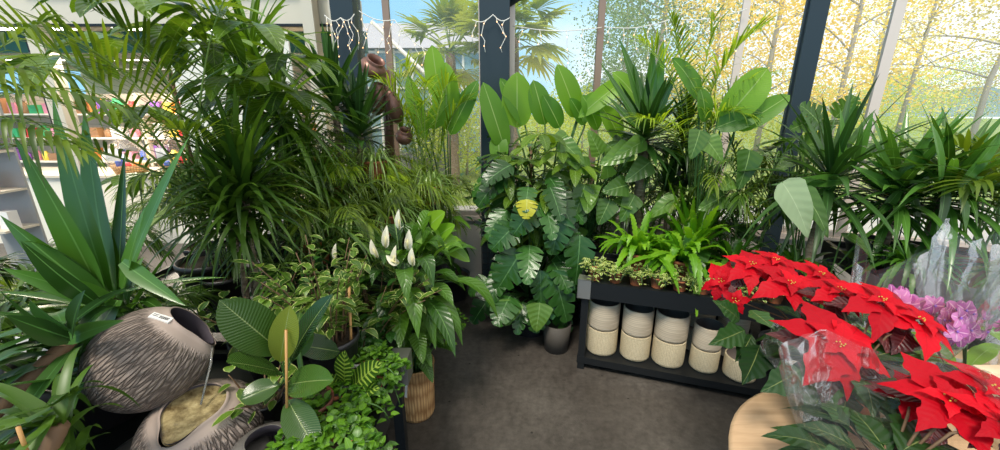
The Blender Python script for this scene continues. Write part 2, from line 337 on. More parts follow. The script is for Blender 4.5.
PR['fern'] = _fern
def leafb(mb, p0, p1, p2, W, prof='oval', nrm=None, cup=.2, n=7, k=1, tint=None, sweep=0, wave=0, rnd=random):
    pf = PR[prof]; vs = []; uv = []; t0 = rnd.random() if tint is None else tint
    p0, p1, p2 = V(p0), V(p1), V(p2); ph = rnd.random()*6
    ch = p2-p0; side = ch.cross(nrm if nrm is not None else V((0, 0, 1)))
    if side.length < .12*ch.length:
        a = rnd.random()*6.28; side = ch.cross(V((math.cos(a), math.sin(a), .3)))
    side.normalize()
    for i in range(n+1):
        s = i/n; p = bez(p0, p1, p2, s); t = ((p1-p0)*(1-s)+(p2-p1)*s)
        if t.length < 1e-6: t = ch
        t.normalize(); sd = (side-t*side.dot(t)).normalized(); nn = sd.cross(t); h = W*.5*pf(s)
        for j in range(-k, k+1):
            q = j/k
            vs.append(p+sd*(q*h)+nn*((cup*abs(q)**1.3)*h+wave*W*math.sin(s*9+ph+q*2)*abs(q))+t*(sweep*abs(q)*h)); uv.append((.5+.5*q, s))
    c = 2*k+1
    mb.add(vs, [(i*c+j, i*c+j+1, (i+1)*c+j+1, (i+1)*c+j) for i in range(n) for j in range(2*k)], uv, t0)
def rleaf(mb, p, d, Ln, W, prof='lance', droop=.3, rnd=random, **kw):
    """leaf from p along d, its tip sagging by droop*length"""
    p = V(p); d = V(d).normalized()
    leafb(mb, p, p+d*(Ln*.55), p+d*(Ln*(1-.25*droop))+V((0, 0, -droop*Ln)), W, prof, rnd=rnd, **kw)
def dirv(az, el): return V((math.cos(az)*math.cos(el), math.sin(az)*math.cos(el), math.sin(el)))

# ------------------------------------------------------------------ pots
def pot(root, r, h, mt='black_plastic', taper=.75, z=0, inner='soil', off=(0, 0)):
    mb = MB(); lathe(mb, [(0, z), (r*taper, z), (r*taper, z+.002), (r*.985, z+h*.86), (r*1.04, z+h*.87), (r*1.05, z+h), (r*.97, z+h), (r*.94, z+h*.88)], (off[0], off[1], 0), 24)
    p = mb.build('pot', mt, root)
    mb = MB(); lathe(mb, [(r*.95, z+h*.89), (r*.5, z+h*.905), (0, z+h*.91)], (off[0], off[1], 0), 16); mb.build('soil', 'soil', root)
    return p

# ------------------------------------------------------------------ plants (root Empty at the pot's foot)
def yucca(name, loc, label, heads, leafL=.5, leafW=.05, n=60, mt='leaf_yucca', pr=.14, ph=.22, seed=1, droop=(.0, .5), cane='cane', cat='yucca', el=(-.1, 1.45), cr=.025, prof='strap', potmt='black_plastic', hasp=True):
    R = random.Random(seed); t = empty(name, loc); tag(t, label, cat)
    if hasp: pot(t, pr, ph, potmt)
    for (dx, dy, h) in heads:
        b = V((dx*.3, dy*.3, (ph*.85 if hasp else 0))); tp = V((dx, dy, h))
        mb = MB(); nn = 9; tube(mb, [b.lerp(tp, i/nn)+V((R.uniform(-.006, .006), R.uniform(-.006, .006), 0)) for i in range(nn+1)], cr, cr*.8, 8, knots=.06); mb.build('trunk', cane, t)
        mb = MB()
        for i in range(n):
            q = i/n; e = el[1]-(el[1]-el[0])*q**.8+R.uniform(-.12, .12); az = i*2.39996+R.uniform(-.2, .2)
            Ln = leafL*(.65+.5*math.sin(PI*min(1, .2+q*.8)))*R.uniform(.85, 1.1)
            rleaf(mb, tp+V((0, 0, .06*(1-q)))-V((0, 0, .05*q)), dirv(az, e), Ln, leafW*R.uniform(.85, 1.1), prof, droop[0]+(droop[1]-droop[0])*q*R.uniform(.5, 1.3), rnd=R, cup=.3, n=6)
        mb.build('foliage', mt, t)
    return t
def frond(mb, st, p0, p1, p2, LL, LW, R, n=26, start=.25, el=.35, droop=.35, r=.005, fan=.9):
    tube(st, [bez(p0, p1, p2, i/10) for i in range(11)], r, r*.25, 5)
    for i in range(n):
        s = start+(1-start)*i/(n-1); p = bez(p0, p1, p2, s); t = ((p1-p0)*(1-s)+(p2-p1)*s).normalized()
        sd = t.cross(V((0, 0, 1)))
        if sd.length < .2: sd = t.cross(V((math.cos(i), math.sin(i), 0)))
        sd.normalize(); up = sd.cross(t)
        L = LL*(math.sin(PI*(.12+.80*(i/(n-1))))**.6)
        for q in (-1, 1):
            fa = fan*(1-.55*i/n)
            d = (sd*q*fa+t*(1.15-fa)+t*.35+up*el*R.uniform(.5, 1.3)).normalized()
            rleaf(mb, p, d, L*R.uniform(.85, 1.1), LW, 'thin', droop*R.uniform(.4, 1.5), rnd=R, cup=.25, n=4)
def palm(name, loc, label, nf=12, H=1.2, spread=.6, LL=.28, LW=.018, n=24, mt='leaf_palm', seed=1, az=None, sag=.35, cat='palm', pr=.14, ph=.22, potmt='black_plastic', el=.35, droop=.35, base=.0, stm='stem_pale'):
    R = random.Random(seed); t = empty(name, loc); tag(t, label, cat); pot(t, pr, ph, potmt)
    mb = MB(); st = MB()
    for i in range(nf):
        a = (i*2.4+R.uniform(-.3, .3)) if az is None else R.uniform(*az)
        h = H*R.uniform(.7, 1.08); s = spread*R.uniform(.5, 1.1); b = V((R.uniform(-.05, .05), R.uniform(-.05, .05), ph*.9))
        o = V((math.cos(a), math.sin(a), 0))
        frond(mb, st, b, b+o*(s*.25)+V((0, 0, h*.95)), b+o*s+V((0, 0, h*(1-sag))), LL, LW, R, n, .3+base, el, droop)
    mb.build('foliage', mt, t); st.build('stem', stm, t); return t
def blade(t, a, b, W, mt, prof='oval', nrm=None, bend=.12, cup=.15, n=14, k=2, tint=None, stem=None, stemr=.006, R=random, sweep=0, wave=.0, name='leaf', stm='stem_green'):
    """one big leaf as a part of plant t, with its own stalk: a, b are world points"""
    o = t.location; a = V(a)-o; b = V(b)-o; nn = V(nrm).normalized() if nrm is not None else V((0, -.75, .65))
    mid = (a+b)/2+nn*((b-a).length*bend)
    mb = MB(); leafb(mb, a, mid, b, W, prof, nn, cup, n, k, tint, rnd=R, sweep=sweep, wave=wave); p = mb.build(name, mt, t)
    if stem is not None:
        s = V(stem)-o; mb = MB(); m1 = (s+a)/2; m1.z = max(s.z, a.z)*.6+min(s.z, a.z)*.4; m1 = m1*.7+V((s.x, s.y, m1.z))*.3
        tube(mb, [bez(s, m1, a, i/8) for i in range(9)], stemr, stemr*.6, 6); mb.build('stalk', stm, t)
    return p
def bigleaf(name, loc, label, n, H, spread, LL, LW, mt, prof, seed=1, cat='plant', pr=.14, ph=.22, bias=None, extra=(), potmt='black_plastic', lo=.35, down=.8, sweep=0, k=2, nseg=14, wave=0.02, hasp=True, cup=.15, stm='stem_green', azr=None, face=None):
    """leaf-per-part plant: n random stalked leaves plus explicit ones"""
    R = random.Random(seed); t = empty(name, loc); tag(t, label, cat)
    if hasp: pot(t, pr, ph, potmt)
    lc = V(loc)
    for i in range(n):
        a = i*2.4+R.uniform(-.4, .4) if azr is None else R.uniform(*azr)
        h = H*R.uniform(lo, 1); s = spread*R.uniform(.35, 1)*(1.15-.5*h/H)
        st = lc+V((math.cos(a)*.03, math.sin(a)*.03, ph*.9 if hasp else 0)); at = lc+V((math.cos(a)*s, math.sin(a)*s, h))
        if bias: at += V(bias)*(h/H)
        ll = LL*R.uniform(.75, 1.15); dn = down*R.uniform(.6, 1.3)
        bt = at+V((math.cos(a)*ll*.8, math.sin(a)*ll*.8, -dn*ll*.7)) if down > -1 else at+V((math.cos(a)*.3, math.sin(a)*.3, 1))*ll*.9
        nn = V((math.cos(a)*.5, math.sin(a)*.5, .9)) if face is None else V((math.cos(a)*.5, math.sin(a)*.5, .9)).lerp(V(face), .55)
        blade(t, at, bt, LW*ll/LL*R.uniform(.85, 1.1), mt, prof, nn, .14, cup, nseg, k, None, st, .005, R, sweep, wave, stm=stm)
    return t
def bush(name, loc, label, nst, H, spread, LL, LW, per, mt, prof='egg', seed=1, cat='plant', pr=.12, ph=.18, droop=.35, stm='stem_brown', potmt='black_plastic', stake=None, trail=0, k=1, nseg=5, hasp=True, azr=None):
    """branching plant of many small leaves"""
    R = random.Random(seed); t = empty(name, loc); tag(t, label, cat)
    if hasp: pot(t, pr, ph, potmt)
    mb = MB(); st = MB(); z0 = ph*.9 if hasp else 0
    for i in range(nst):
        a = i*2.4+R.uniform(-.5, .5) if azr is None else R.uniform(*azr)
        o = V((math.cos(a), math.sin(a), 0)); s = spread*R.uniform(.3, 1); h = H*R.uniform(.5, 1)*(1.1-.4*s/spread)
        b = V((math.cos(a)*.04, math.sin(a)*.04, z0))
        if trail: e = b+o*s+V((0, 0, h*.2-trail*R.uniform(.2, 1)*(s/spread))); m = b+o*(s*.75)+V((0, 0, h))
        else: e = b+o*s+V((0, 0, h)); m = b+o*(s*.35)+V((0, 0, h*.6))
        tube(st, [bez(b, m, e, q/8) for q in range(9)], .004, .0015, 5)
        for j in range(per):
            q = .15+.85*(j+R.random()*.8)/per; p = bez(b, m, e, min(1, q)); az = R.uniform(0, 6.28)
            d = dirv(az, R.uniform(-.2, .9))
            rleaf(mb, p+d*.012, d, LL*R.uniform(.6, 1.15), LW*R.uniform(.75, 1.1), prof, droop*R.uniform(.3, 1.6), rnd=R, cup=.2, n=nseg, k=k)
    mb.build('foliage', mt, t); st.build('stem', stm, t)
    if stake:
        mb = MB(); tube(mb, [V(stake[0])-t.location, V(stake[1])-t.location], .005, .005, 8); mb.build('stake', 'bamboo', t)
    return t
def arch(name, loc, label, n, LL, LW, mt, prof='lance', seed=1, cat='plant', pr=.11, ph=.16, el=(.5, 1.4), droop=(.4, 1.1), potmt='black_plastic', stalk=.3, nseg=8, cup=.2, hasp=True, k=1):
    """rosette of arching blades rising from the pot"""
    R = random.Random(seed); t = empty(name, loc); tag(t, label, cat)
    if hasp: pot(t, pr, ph, potmt)
    mb = MB(); st = MB(); z0 = ph*.9 if hasp else 0
    for i in range(n):
        az = i*2.4+R.uniform(-.3, .3); e = R.uniform(*el); d = dirv(az, e); b = V((math.cos(az), math.sin(az), 0))*(pr*.4*R.random())+V((0, 0, z0))
        L = LL*R.uniform(.65, 1.1); sl = L*stalk; q = b+d*sl
        if stalk: tube(st, [b, b.lerp(q, .5)+V((0, 0, sl*.05)), q], .003, .002, 5)
        rleaf(mb, q, d, L, LW*R.uniform(.8, 1.1), prof, R.uniform(*droop), rnd=R, cup=cup, n=nseg, k=k)
    mb.build('foliage', mt, t)
    if stalk: st.build('stem', 'stem_green', t)
    return t
def scheff(name, loc, label, n, H, spread, LL, LW, mt='leaf_schefflera', seed=1, hub=None, nl=7, pr=.15, ph=.24, cat='umbrella plant', droop=.35, face=None):
    R = random.Random(seed); t = empty(name, loc); tag(t, label, cat); pot(t, pr, ph)
    st = MB(); tube(st, [(0, 0, ph*.9), (.01, .01, H*.5), (0, 0, H)], .014, .009, 7); st.build('trunk', 'stem_brown', t)
    hubs = [V(h)-t.location for h in (hub or [])]
    for i in range(n):
        a = i*2.4+R.uniform(-.3, .3); h = H*R.uniform(.45, 1.05); s = spread*R.uniform(.4, 1)
        hubs.append(V((math.cos(a)*s, math.sin(a)*s, h)))
    sm = MB()
    for hpt in hubs:
        mb = MB(); z = min(hpt.z-.05, H); b = V((0, 0, max(ph, z-.12)))
        tube(sm, [b, (b+hpt)/2+V((0, 0, .05)), hpt], .005, .003, 5)
        out = V((hpt.x, hpt.y, 0)); out = out.normalized() if out.length > .02 else V((1, 0, 0)); a0 = R.uniform(0, 6)
        if face is not None: out = (out+V(face)).normalized()
        for j in range(nl):
            g = a0+2*PI*j/nl; d = V((math.cos(g), math.sin(g), R.uniform(-.25, .15)))+out*.3
            L = LL*R.uniform(.75, 1.1); q = hpt+d.normalized()*.035
            tube(sm, [hpt, q], .002, .002, 4)
            rleaf(mb, q, d, L, LW*R.uniform(.85, 1.1), 'oval', droop*R.uniform(.5, 1.4), rnd=R, cup=.22, n=8, k=2)
        mb.build('leaf', mt, t)
    sm.build('stem', 'stem_pale', t); return t

# ================================================================== SETTING
def sbox(name, lo, hi, mt, ax=None, org=None, parent=None):
    mb = MB(); box(mb, lo, hi, ax, org); o = mb.build(name, mt, parent)
    if not parent: struct(o)
    return o
sbox('floor', (-9, -1.2, -.06), (4.6, 3.42, 0), 'concrete')
sbox('shop_floor', (-16, 3.42, -.058), (-1.3, 16, .0), 'concrete')
BX, BY = V((.776, 3.3, 0)), V((.94, -.342, 0)).normalized()   # right-hand glazing starts at the corner and runs towards the viewer
BN = V((.342, .94, 0))
WA = 3.3
# low walls
sbox('wall_back', (-1.25, WA, 0), (.79, WA+.12, .62), 'low_wall')
sbox('wall_right', (0, 0, 0), (4.3, .12, .62), 'low_wall', (BY, BN), BX)
sbox('baseboard_back', (-1.2, WA-.012, 0), (.77, WA, .06), 'pale_alu')
sbox('trim_1', (-1.25, WA-.03, .62), (.79, WA+.14, .66), 'pale_alu')
sbox('trim_2', (0, -.03, .62), (4.3, .14, .66), 'pale_alu', (BY, BN), BX)
# steel columns
sbox('trim_3', (-.15, WA-.16, 0), (.07, WA+.06, 2.9), 'dark_column')
sbox('trim_4', (-1.27, WA-.05, 0), (-1.10, WA+.14, 2.9), 'dark_column')
sbox('trim_5', (1.318, -.05, 0), (1.42, .03, 2.9), 'dark_column', (BY, BN), BX)
mb = MB(); tube(mb, [(.0, WA-.05, 2.30), (.45, WA-.02, 2.55)], .05, .05, 4); struct(mb.build('trim_6', 'dark_column'))
sbox('trim_7', (-1.27, WA-.06, 2.5), (.80, WA+.12, 2.72), 'dark_column')
sbox('trim_8', (0, -.06, 2.5), (4.3, .12, 2.72), 'dark_column', (BY, BN), BX)
# windows: frame (mullion) and pane each
def window(n, a, b, ax, org, fr='brown_alu', fw=.05, side='right'):
    f = MB(); x = b if side == 'right' else a
    box(f, (x-fw/2, .0, .66), (x+fw/2, .035, 2.5), ax, org); box(f, (a, .0, .66), (b, .05, .70), ax, org)
    o = f.build('window_%d' % n, fr); struct(o)
    p = MB(); box(p, (a+.01, .03, .70), (b-.01, .036, 2.5), ax, org); p.build('pane', 'window_glass', o)
XA = (V((1, 0, 0)), V((0, 1, 0))); O0 = V((0, WA, 0))
window(1, -1.10, -.87, XA, O0); window(2, -.87, -.15, XA, O0, 'pale_alu', .03); window(3, .07, .776, XA, O0)
XB = (BY, BN)
window(4, 0, .963, XB, BX, 'pale_alu', .045); window(5, .963, 1.318, XB, BX, 'dark_column', .02)
window(6, 1.43, 1.80, XB, BX, 'pale_alu', .055); window(7, 1.80, 3.0, XB, BX, 'pale_alu'); window(8, 3.0, 4.3, XB, BX, 'pale_alu')
sbox('trim_9', (.075, WA-.02, .66), (.115, WA+.06, 2.5), 'pale_alu')
# partition to the shop on the left
mb = MB(); box(mb, (-4.24, 3.82, 0), (-4.11, 3.94, 2.3)); struct(mb.build('trim_10', 'cream_paint'))
mb = MB(); box(mb, (-4.30, 3.86, 0), (-4.24, 3.9, 2.3)); struct(mb.build('trim_11', 'black_steel'))
for i, x in enumerate((-1.74, -1.5)): sbox('trim_%d' % (12+i), (x, 3.8, 0), (x+.1, 3.92, 2.9), 'cream_paint')
sbox('trim_14', (-8, 3.95, 2.30), (-1.3, 4.10, 2.52), 'cream_paint')
sbox('trim_15', (-8, 4.12, 2.08), (-1.3, 4.18, 2.27), 'green_board')
sbox('trim_16', (-8, 3.93, 2.28), (-1.3, 3.96, 2.30), 'black_steel')
sbox('trim_17', (-4.3, 3.88, 2.60), (-1.3, 3.98, 2.9), 'cream_paint')
sbox('window_9', (-2.9, 3.7, .9), (-1.84, 3.72, 2.2), 'shop_white')
# shop hall behind
sbox('wall_shop', (-16, 15.9, 0), (-6.4, 16.1, 3.0), 'cream_paint')
_d = V((-.40, .9165, 0)); sbox('wall_shop_right', (0, 0, 0), (12.9, .12, 3.0), 'cream_paint', (_d, V((-.9165, -.40, 0))), V((-1.36, 4.15, 0)))
mb = MB(); mb.add([(-16, 4.2, z) if q == 0 else (-1.4, 4.2, z) if q == 1 else (-6.5, 15.95, z) if q == 2 else (-16, 15.95, z) for z in (2.95, 3.05) for q in range(4)], [(0, 3, 2, 1), (4, 5, 6, 7), (0, 1, 5, 4), (1, 2, 6, 5), (2, 3, 7, 6), (3, 0, 4, 7)], [(0, 0)]*8, 0, False); struct(mb.build('ceiling', 'shop_white'))
k = 0
for y in (5.5, 7.5, 9.5, 12, 14.5):
    for x in (-13.2, -11, -8.4, -5.8, -3.2):
        if x+1 > -1.5-(y-4.2)*.437: continue
        t = empty('ceiling_light', (x, y, 2.94)); tag(t, 'long bright ceiling light in the shop beyond the palms', 'ceiling light', 'ceiling lights of the shop')
        mb = MB(); box(mb, (-.95, -.2, -.03), (.95, .2, .0)); mb.build('housing', 'white_paint', t)
        mb = MB(); box(mb, (-.9, -.15, -.038), (.9, .15, -.031)); mb.build('diffuser', 'led', t)
for i, y in enumerate((6.5, 8.5, 10.7, 13.2)): sbox('trim_%d' % (20+i), (-16, y, 2.78), (-1.6-(y-4.2)*.437, y+.1, 2.94), 'cream_paint')

# ground and view outside
sbox('ground_outside', (-60, 3.45, -.12), (90, 120, -.06), 'grass')
sbox('path', (-1, 3.5, -.06), (30, 6.5, -.03), 'gravel')
mb = MB()
hv = []; nx = 60
for i in range(nx+1):
    x = 20+i*2.6; h = 6+3*math.sin(i*.22)+2*math.sin(i*.61); hv += [(x, 105-i*.3, -.1), (x, 112, h), (x, 119, -.1)]
mb.add(hv, [(3*i+j, 3*i+j+1, 3*i+j+4, 3*i+j+3) for i in range(nx) for j in (0, 1)], [(0, 0)]*len(hv)); struct(mb.build('hills', 'hill'))

def tree(loc, label, H, cr, mt, n, seed, trunk=.12, leaf=.16, mtb='tree_bark', nb=10, name='birch_tree', cat='tree', low=.35, clump=.36, group=None, flat=1.0):
    R = random.Random(seed); t = empty(name, loc); tag(t, label, cat, group)
    mb = MB(); tube(mb, [(0, 0, 0), (R.uniform(-.1, .1), 0, H*.35), (R.uniform(-.2, .2), R.uniform(-.2, .2), H*.7), (0, 0, H)], trunk, trunk*.15, 7)
    tips = []
    for i in range(nb):
        z = H*(low+(.92-low)*i/nb); a = i*2.4+R.random(); r = cr*R.uniform(.6, 1)*(1.1-.5*(z/H))
        e = V((math.cos(a)*r, math.sin(a)*r, z+r*.45*flat)); b = V((0, 0, z)); m = (b+e)/2+V((0, 0, r*.15))
        tube(mb, [bez(b, m, e, q/5) for q in range(6)], trunk*.3, .01, 5); tips += [(bez(b, m, e, q)) for q in (.4, .6, .8, 1)]
        for q in (.45, .7):
            s = bez(b, m, e, q); a2 = a+R.choice((-1, 1))*R.uniform(.5, 1); e2 = s+V((math.cos(a2)*r*.45, math.sin(a2)*r*.45, r*.25))
            tube(mb, [s, (s+e2)/2+V((0, 0, .05)), e2], trunk*.12, .006, 4); tips += [e2, (s+e2)/2]
    tips.append(V((0, 0, H)))
    mb.build('trunk', mtb, t)
    fm = MB(); cl = [p+V((R.gauss(0, .2), R.gauss(0, .2), R.gauss(0, .15)))*cr for p in tips for _ in (0, 1)]
    for i in range(n):
        c = R.choice(cl); p = c+V((R.gauss(0, clump), R.gauss(0, clump), R.gauss(0, clump*.6))); s = leaf*R.uniform(.6, 1.2)
        d = dirv(R.uniform(0, 6.28), R.uniform(-1, .6)); u = d.cross(V((R.random(), R.random(), R.random()))).normalized()
        fm.add([p, p+d*s*.5+u*s*.35, p+d*s, p+d*s*.5-u*s*.35], [(0, 1, 2, 3)], [(.5, 0), (1, .5), (.5, 1), (0, .5)], R.random(), False)
    fm.build('foliage', mt, t); return t
def at(u, Y, z=-.1): return (((u-500)/409.)*Y, Y, z)
tree(at(655, 17), 'tall grey-green leafy tree outside, right of the thin brown window bar', 9.5, 3.2, 'leaf_oak', 11000, 1, .15, .12, name='leafy_tree', nb=12, low=.2, clump=.55)
tree(at(618, 21), 'smaller grey-green tree outside directly behind the brown window bar', 7.0, 2.3, 'leaf_oak', 5000, 2, .12, .13, name='leafy_tree', nb=10, low=.2)
tree(at(765, 11), 'golden birch outside just left of the dark right-hand column', 9, 2.2, 'leaf_birch', 9000, 3, .08, .08, nb=14, low=.12)
tree(at(712, 14), 'yellow birch outside between the grey-green tree and the dark column', 8.5, 1.8, 'leaf_birch', 8000, 4, .08, .09, nb=12, low=.12)
tree(at(838, 10), 'dense golden birch outside just right of the dark column', 8.5, 1.9, 'leaf_birch', 9500, 5, .07, .075, nb=14, low=.12)
tree(at(905, 13), 'pale thin birch outside behind the pale slanted window bar', 9, 2.3, 'leaf_birch_pale', 3800, 6, .07, .075, nb=13, low=.2)
tree(at(868, 17), 'distant pale yellow birch seen between the column and the pale bar', 10, 2.5, 'leaf_birch_pale', 4500, 7, .08, .1, nb=13, low=.1)
tree(at(985, 9), 'spreading brown-leaved tree outside at the right edge', 6.5, 2.8, 'leaf_brown', 6000, 8, .07, .06, name='spreading_tree', nb=12, low=.3, flat=.4)
tree(at(1045, 12), 'bare-branched brown tree outside beyond the right edge', 7.5, 3.4, 'leaf_brown', 4500, 9, .1, .08, name='spreading_tree', nb=12, low=.25, flat=.4)
for i, (u, Y, h, c, m_, l) in enumerate([(880, 15, 2.6, 1.5, 'leaf_lime', 'yellow-green shrub outside below the pale slanted window bar'), (935, 19, 3.6, 1.8, 'leaf_lime', 'yellow-green shrub outside low between bar and right edge'), (800, 13, 2.2, 1.5, 'leaf_lime', 'yellow-green shrub outside at the foot of the golden birches'),
                                      (960, 30, 5.0, 2.6, 'leaf_oak', 'grey-green shrub outside in front of the blue hill'), (630, 16, 2.3, 1.6, 'leaf_oak', 'low green shrub outside behind the tall yucca'), (585, 15, 2.0, 1.5, 'leaf_lime', 'low yellow-green shrub outside left of the brown window bar'), (720, 12, 2, 1.3, 'leaf_lime', 'yellow-green shrub outside behind the arching green palm'),
                                      (465, 10, 1.6, .9, 'leaf_lime', 'bright lime shrub outside left of the central column'), (425, 12, 1.6, .9, 'leaf_oak', 'low grey-green shrub outside before the glasshouse'), (540, 13, 1.7, 1.3, 'leaf_lime', 'low shrub outside beneath the right fan palm')]):
    tree(at(u, Y), l, h, c, m_, 3600, 20+i, .04, .085, name='garden_shrub', cat='shrub', nb=9, low=.05, clump=.35)
def fanpalm(loc, label, H, n, rf, seed, tops=None):
    R = random.Random(seed); t = empty('fan_palm', loc); tag(t, label, 'palm tree')
    mb = MB(); tube(mb, [(0, 0, z*H/8) for z in range(9)], .11, .09, 9, knots=.15); mb.build('trunk', 'bark', t)
    for i in range(n):
        e = R.uniform(-.75, 1.3); a = i*2.4; d = dirv(a, e); b = V((0, 0, H)); h = b+d*R.uniform(.45, .65)
        st = MB(); tube(st, [b, (b+h)/2+V((0, 0, .03)), h], .012, .008, 5); st.build('stalk', 'stem_pale', t)
        sd = d.cross(V((0, 0, 1))).normalized(); mb = MB(); tt = R.random()*.4+(.0 if e > -.2 else .5)
        for j in range(17):
            g = (j-8)/8*1.75; dd = d*math.cos(g)+sd*math.sin(g)
            rleaf(mb, h, dd, rf*(1-.2*abs(g)/1.75), rf*.13, 'lance', .12+.2*R.random(), rnd=R, cup=.3, n=3, tint=tt)
        mb.build('leaf', 'leaf_fan', t)
    return t
fanpalm(at(452, 8.5), 'fan palm outside, left of the central dark column', 2.75, 20, .75, 3)
fanpalm(at(513, 7.5), 'fan palm outside, immediately right of the central dark column', 2.85, 22, .7, 5)
# glasshouse beyond
t = empty('glasshouse', (0, 0, 0)); tag(t, 'long pale glasshouse with white glazing bars standing outside beyond the garden', 'greenhouse')
mat('far_glass', (.30, .48, .55), .15, .1, col2=(.12, .2, .2), scale=1.5)
mat('far_roof', (.42, .40, .42), .5)
gx0, gx1, gy = -5.6, -.7, 15
mb = MB(); box(mb, (gx0, gy, 0), (gx1, gy+6, 3.6)); mb.build('glazing', 'far_glass', t)
mb = MB(); mb.add([(gx0-.3, gy-.3, 3.6), (gx1+.3, gy-.3, 3.6), (gx1+.3, gy+3, 5.0), (gx0-.3, gy+3, 5.0), (gx0-.3, gy+6.3, 3.6), (gx1+.3, gy+6.3, 3.6)], [(0, 1, 2, 3), (3, 2, 5, 4), (0, 3, 4), (1, 5, 2), (0, 4, 5, 1)], [(0, 0)]*6, 0, False); mb.build('roof', 'far_roof', t)
for i in range(9):
    mb = MB(); x = gx0+i*(gx1-gx0)/8; box(mb, (x-.04, gy-.06, 0), (x+.04, gy, 3.6)); mb.build('glazing_bar', 'white_paint', t)
for z in (.9, 2.3, 3.5):
    mb = MB(); box(mb, (gx0, gy-.05, z-.04), (gx1, gy, z+.04)); mb.build('rail', 'white_paint', t)
mb = MB(); tube(mb, [P(372, 22, 6.5), P(440, 88, 5.2)], .03, .03, 6); tag(mb.build('handrail', 'white_paint'), 'white slanting rail outside, left of the central column', 'rail')

# string lights
def strings(label, pts, drops, seed):
    R = random.Random(seed); t = empty('string_lights', pts[0]); tag(t, label, 'string lights'); o = V(pts[0])
    w_ = MB(); nb = 0
    path = []
    for a, b in zip(pts[:-1], pts[1:]):
        a, b = V(a), V(b)
        for i in range(10): path.append(a.lerp(b, i/10)-o+V((0, 0, -.03*math.sin(PI*i/10))))
    path.append(V(pts[-1])-o); tube(w_, path, .0035, .0035, 5)
    for i in range(drops):
        p = path[int((i+.5)/drops*(len(path)-1))]; n = R.randint(3, 7); q = [p]
        for j in range(n):
            q.append(q[-1]+V((R.uniform(-.025, .025), R.uniform(-.012, .0), -R.uniform(.025, .05))))
            if j % 2 == 0: bl = MB(); lathe(bl, [(0, -.006), (.0035, -.003), (.0035, .002), (0, .006)], q[-1], 6); bl.build('bulb', 'bulb', t)
        tube(w_, q, .0025, .0025, 4)
    w_.build('wire', 'wire_white', t); pass
strings('white string lights strung straight across the pane right of the central column', [(.10, WA-.02, 2.16), (.776, WA-.02, 2.15)], 4, 1)
strings('long white string lights rising across the tree view behind the tall yucca', [(.79, WA-.04, 2.15), tuple(BX+BY*.5-BN*.04+V((0, 0, 2.17))), tuple(BX+BY*.96-BN*.04+V((0, 0, 2.20)))], 10, 2)
strings('tangled warm string lights hanging on the dark left-hand column', [(-1.30, WA-.09, 2.22), (-1.18, WA-.10, 2.20), (-1.08, WA-.08, 2.23)], 7, 3)
strings('string lights crossing the small pane beside the dark left-hand column', [(-1.06, WA-.03, 2.26), (-.80, WA-.03, 2.20), (-.55, WA-.03, 1.98)], 7, 5)
strings('knot of white string lights hanging on the central dark column', [(-.20, WA-.19, 2.17), (-.05, WA-.2, 2.20), (.07, WA-.2, 2.18)], 4, 8)

# ================================================================== SHOP GOODS (left)
t = empty('display_counter', (-4.6, 4.75, 0)); tag(t, 'cream shop counter with goods on it, seen through the palms at left', 'counter')
mb = MB(); box(mb, (-1.6, -.3, 0), (2.2, .35, .80)); mb.build('body', 'shop_white', t)
mb = MB(); box(mb, (-1.63, -.33, .80), (2.23, .37, .83)); mb.build('top', 'cream_paint', t)
t2 = empty('shop_shelving', (-4.6, 5.25, 0)); tag(t2, 'shop shelving full of small colourful goods behind the cream counter', 'shelving')
for z in (.9, 1.2, 1.5):
    mb = MB(); box(mb, (-2.4, -.1, z-.02), (2.6, .25, z)); mb.build('shelf', 'shop_white', t2)
mb = MB(); box(mb, (-2.4, .25, 0), (2.6, .28, 1.75)); mb.build('back_panel', 'cream_paint', t2)
for x in (-2.4, 0, 2.56):
    mb = MB(); box(mb, (x, -.1, 0), (x+.04, .25, 1.75)); mb.build('upright', 'cream_paint', t2)
R = random.Random(4)
cols = dict(red=(.75, .03, .04), orange=(.85, .28, .05), yellow=(.85, .65, .08), blue=(.05, .12, .6), purple=(.3, .12, .5), pink=(.8, .3, .4), green=(.05, .4, .15), white=(.8, .78, .75), brown=(.35, .18, .08))
for c_, v_ in cols.items(): mat('card_'+c_, v_, .4)
for z in (.9, 1.2, 1.5):
    x = -2.3
    while x < 2.5:
        c_ = R.choice(list(cols)); wd = R.uniform(.07, .16); h = R.uniform(.09, .2); mb = MB()
        kind = R.random()
        if kind < .5:
            b = .008; box(mb, (-wd/2, -.05, 0), (wd/2, .05, h)); box(mb, (-wd*.3, -.053, h*.3), (wd*.3, -.05, h*.7)); nm, ct = 'gift_box', 'box'
        else: lathe(mb, [(0, 0), (wd*.4, 0), (wd*.45, .02), (wd*.45, h*.7), (wd*.2, h*.85), (wd*.22, h), (0, h)], (0, 0, 0), 12); nm, ct = 'jar', 'jar'
        o = mb.build(nm, 'card_'+c_); o.location = (-4.6+x, 5.26, z)
        tag(o, '%s %s among the colourful goods on the shop shelving' % (c_, 'gift box' if ct == 'box' else 'lidded jar'), ct, '%s %s on the shop shelving' % (c_, 'gift boxes' if ct == 'box' else 'jars'))
        x += wd+R.uniform(.02, .06)
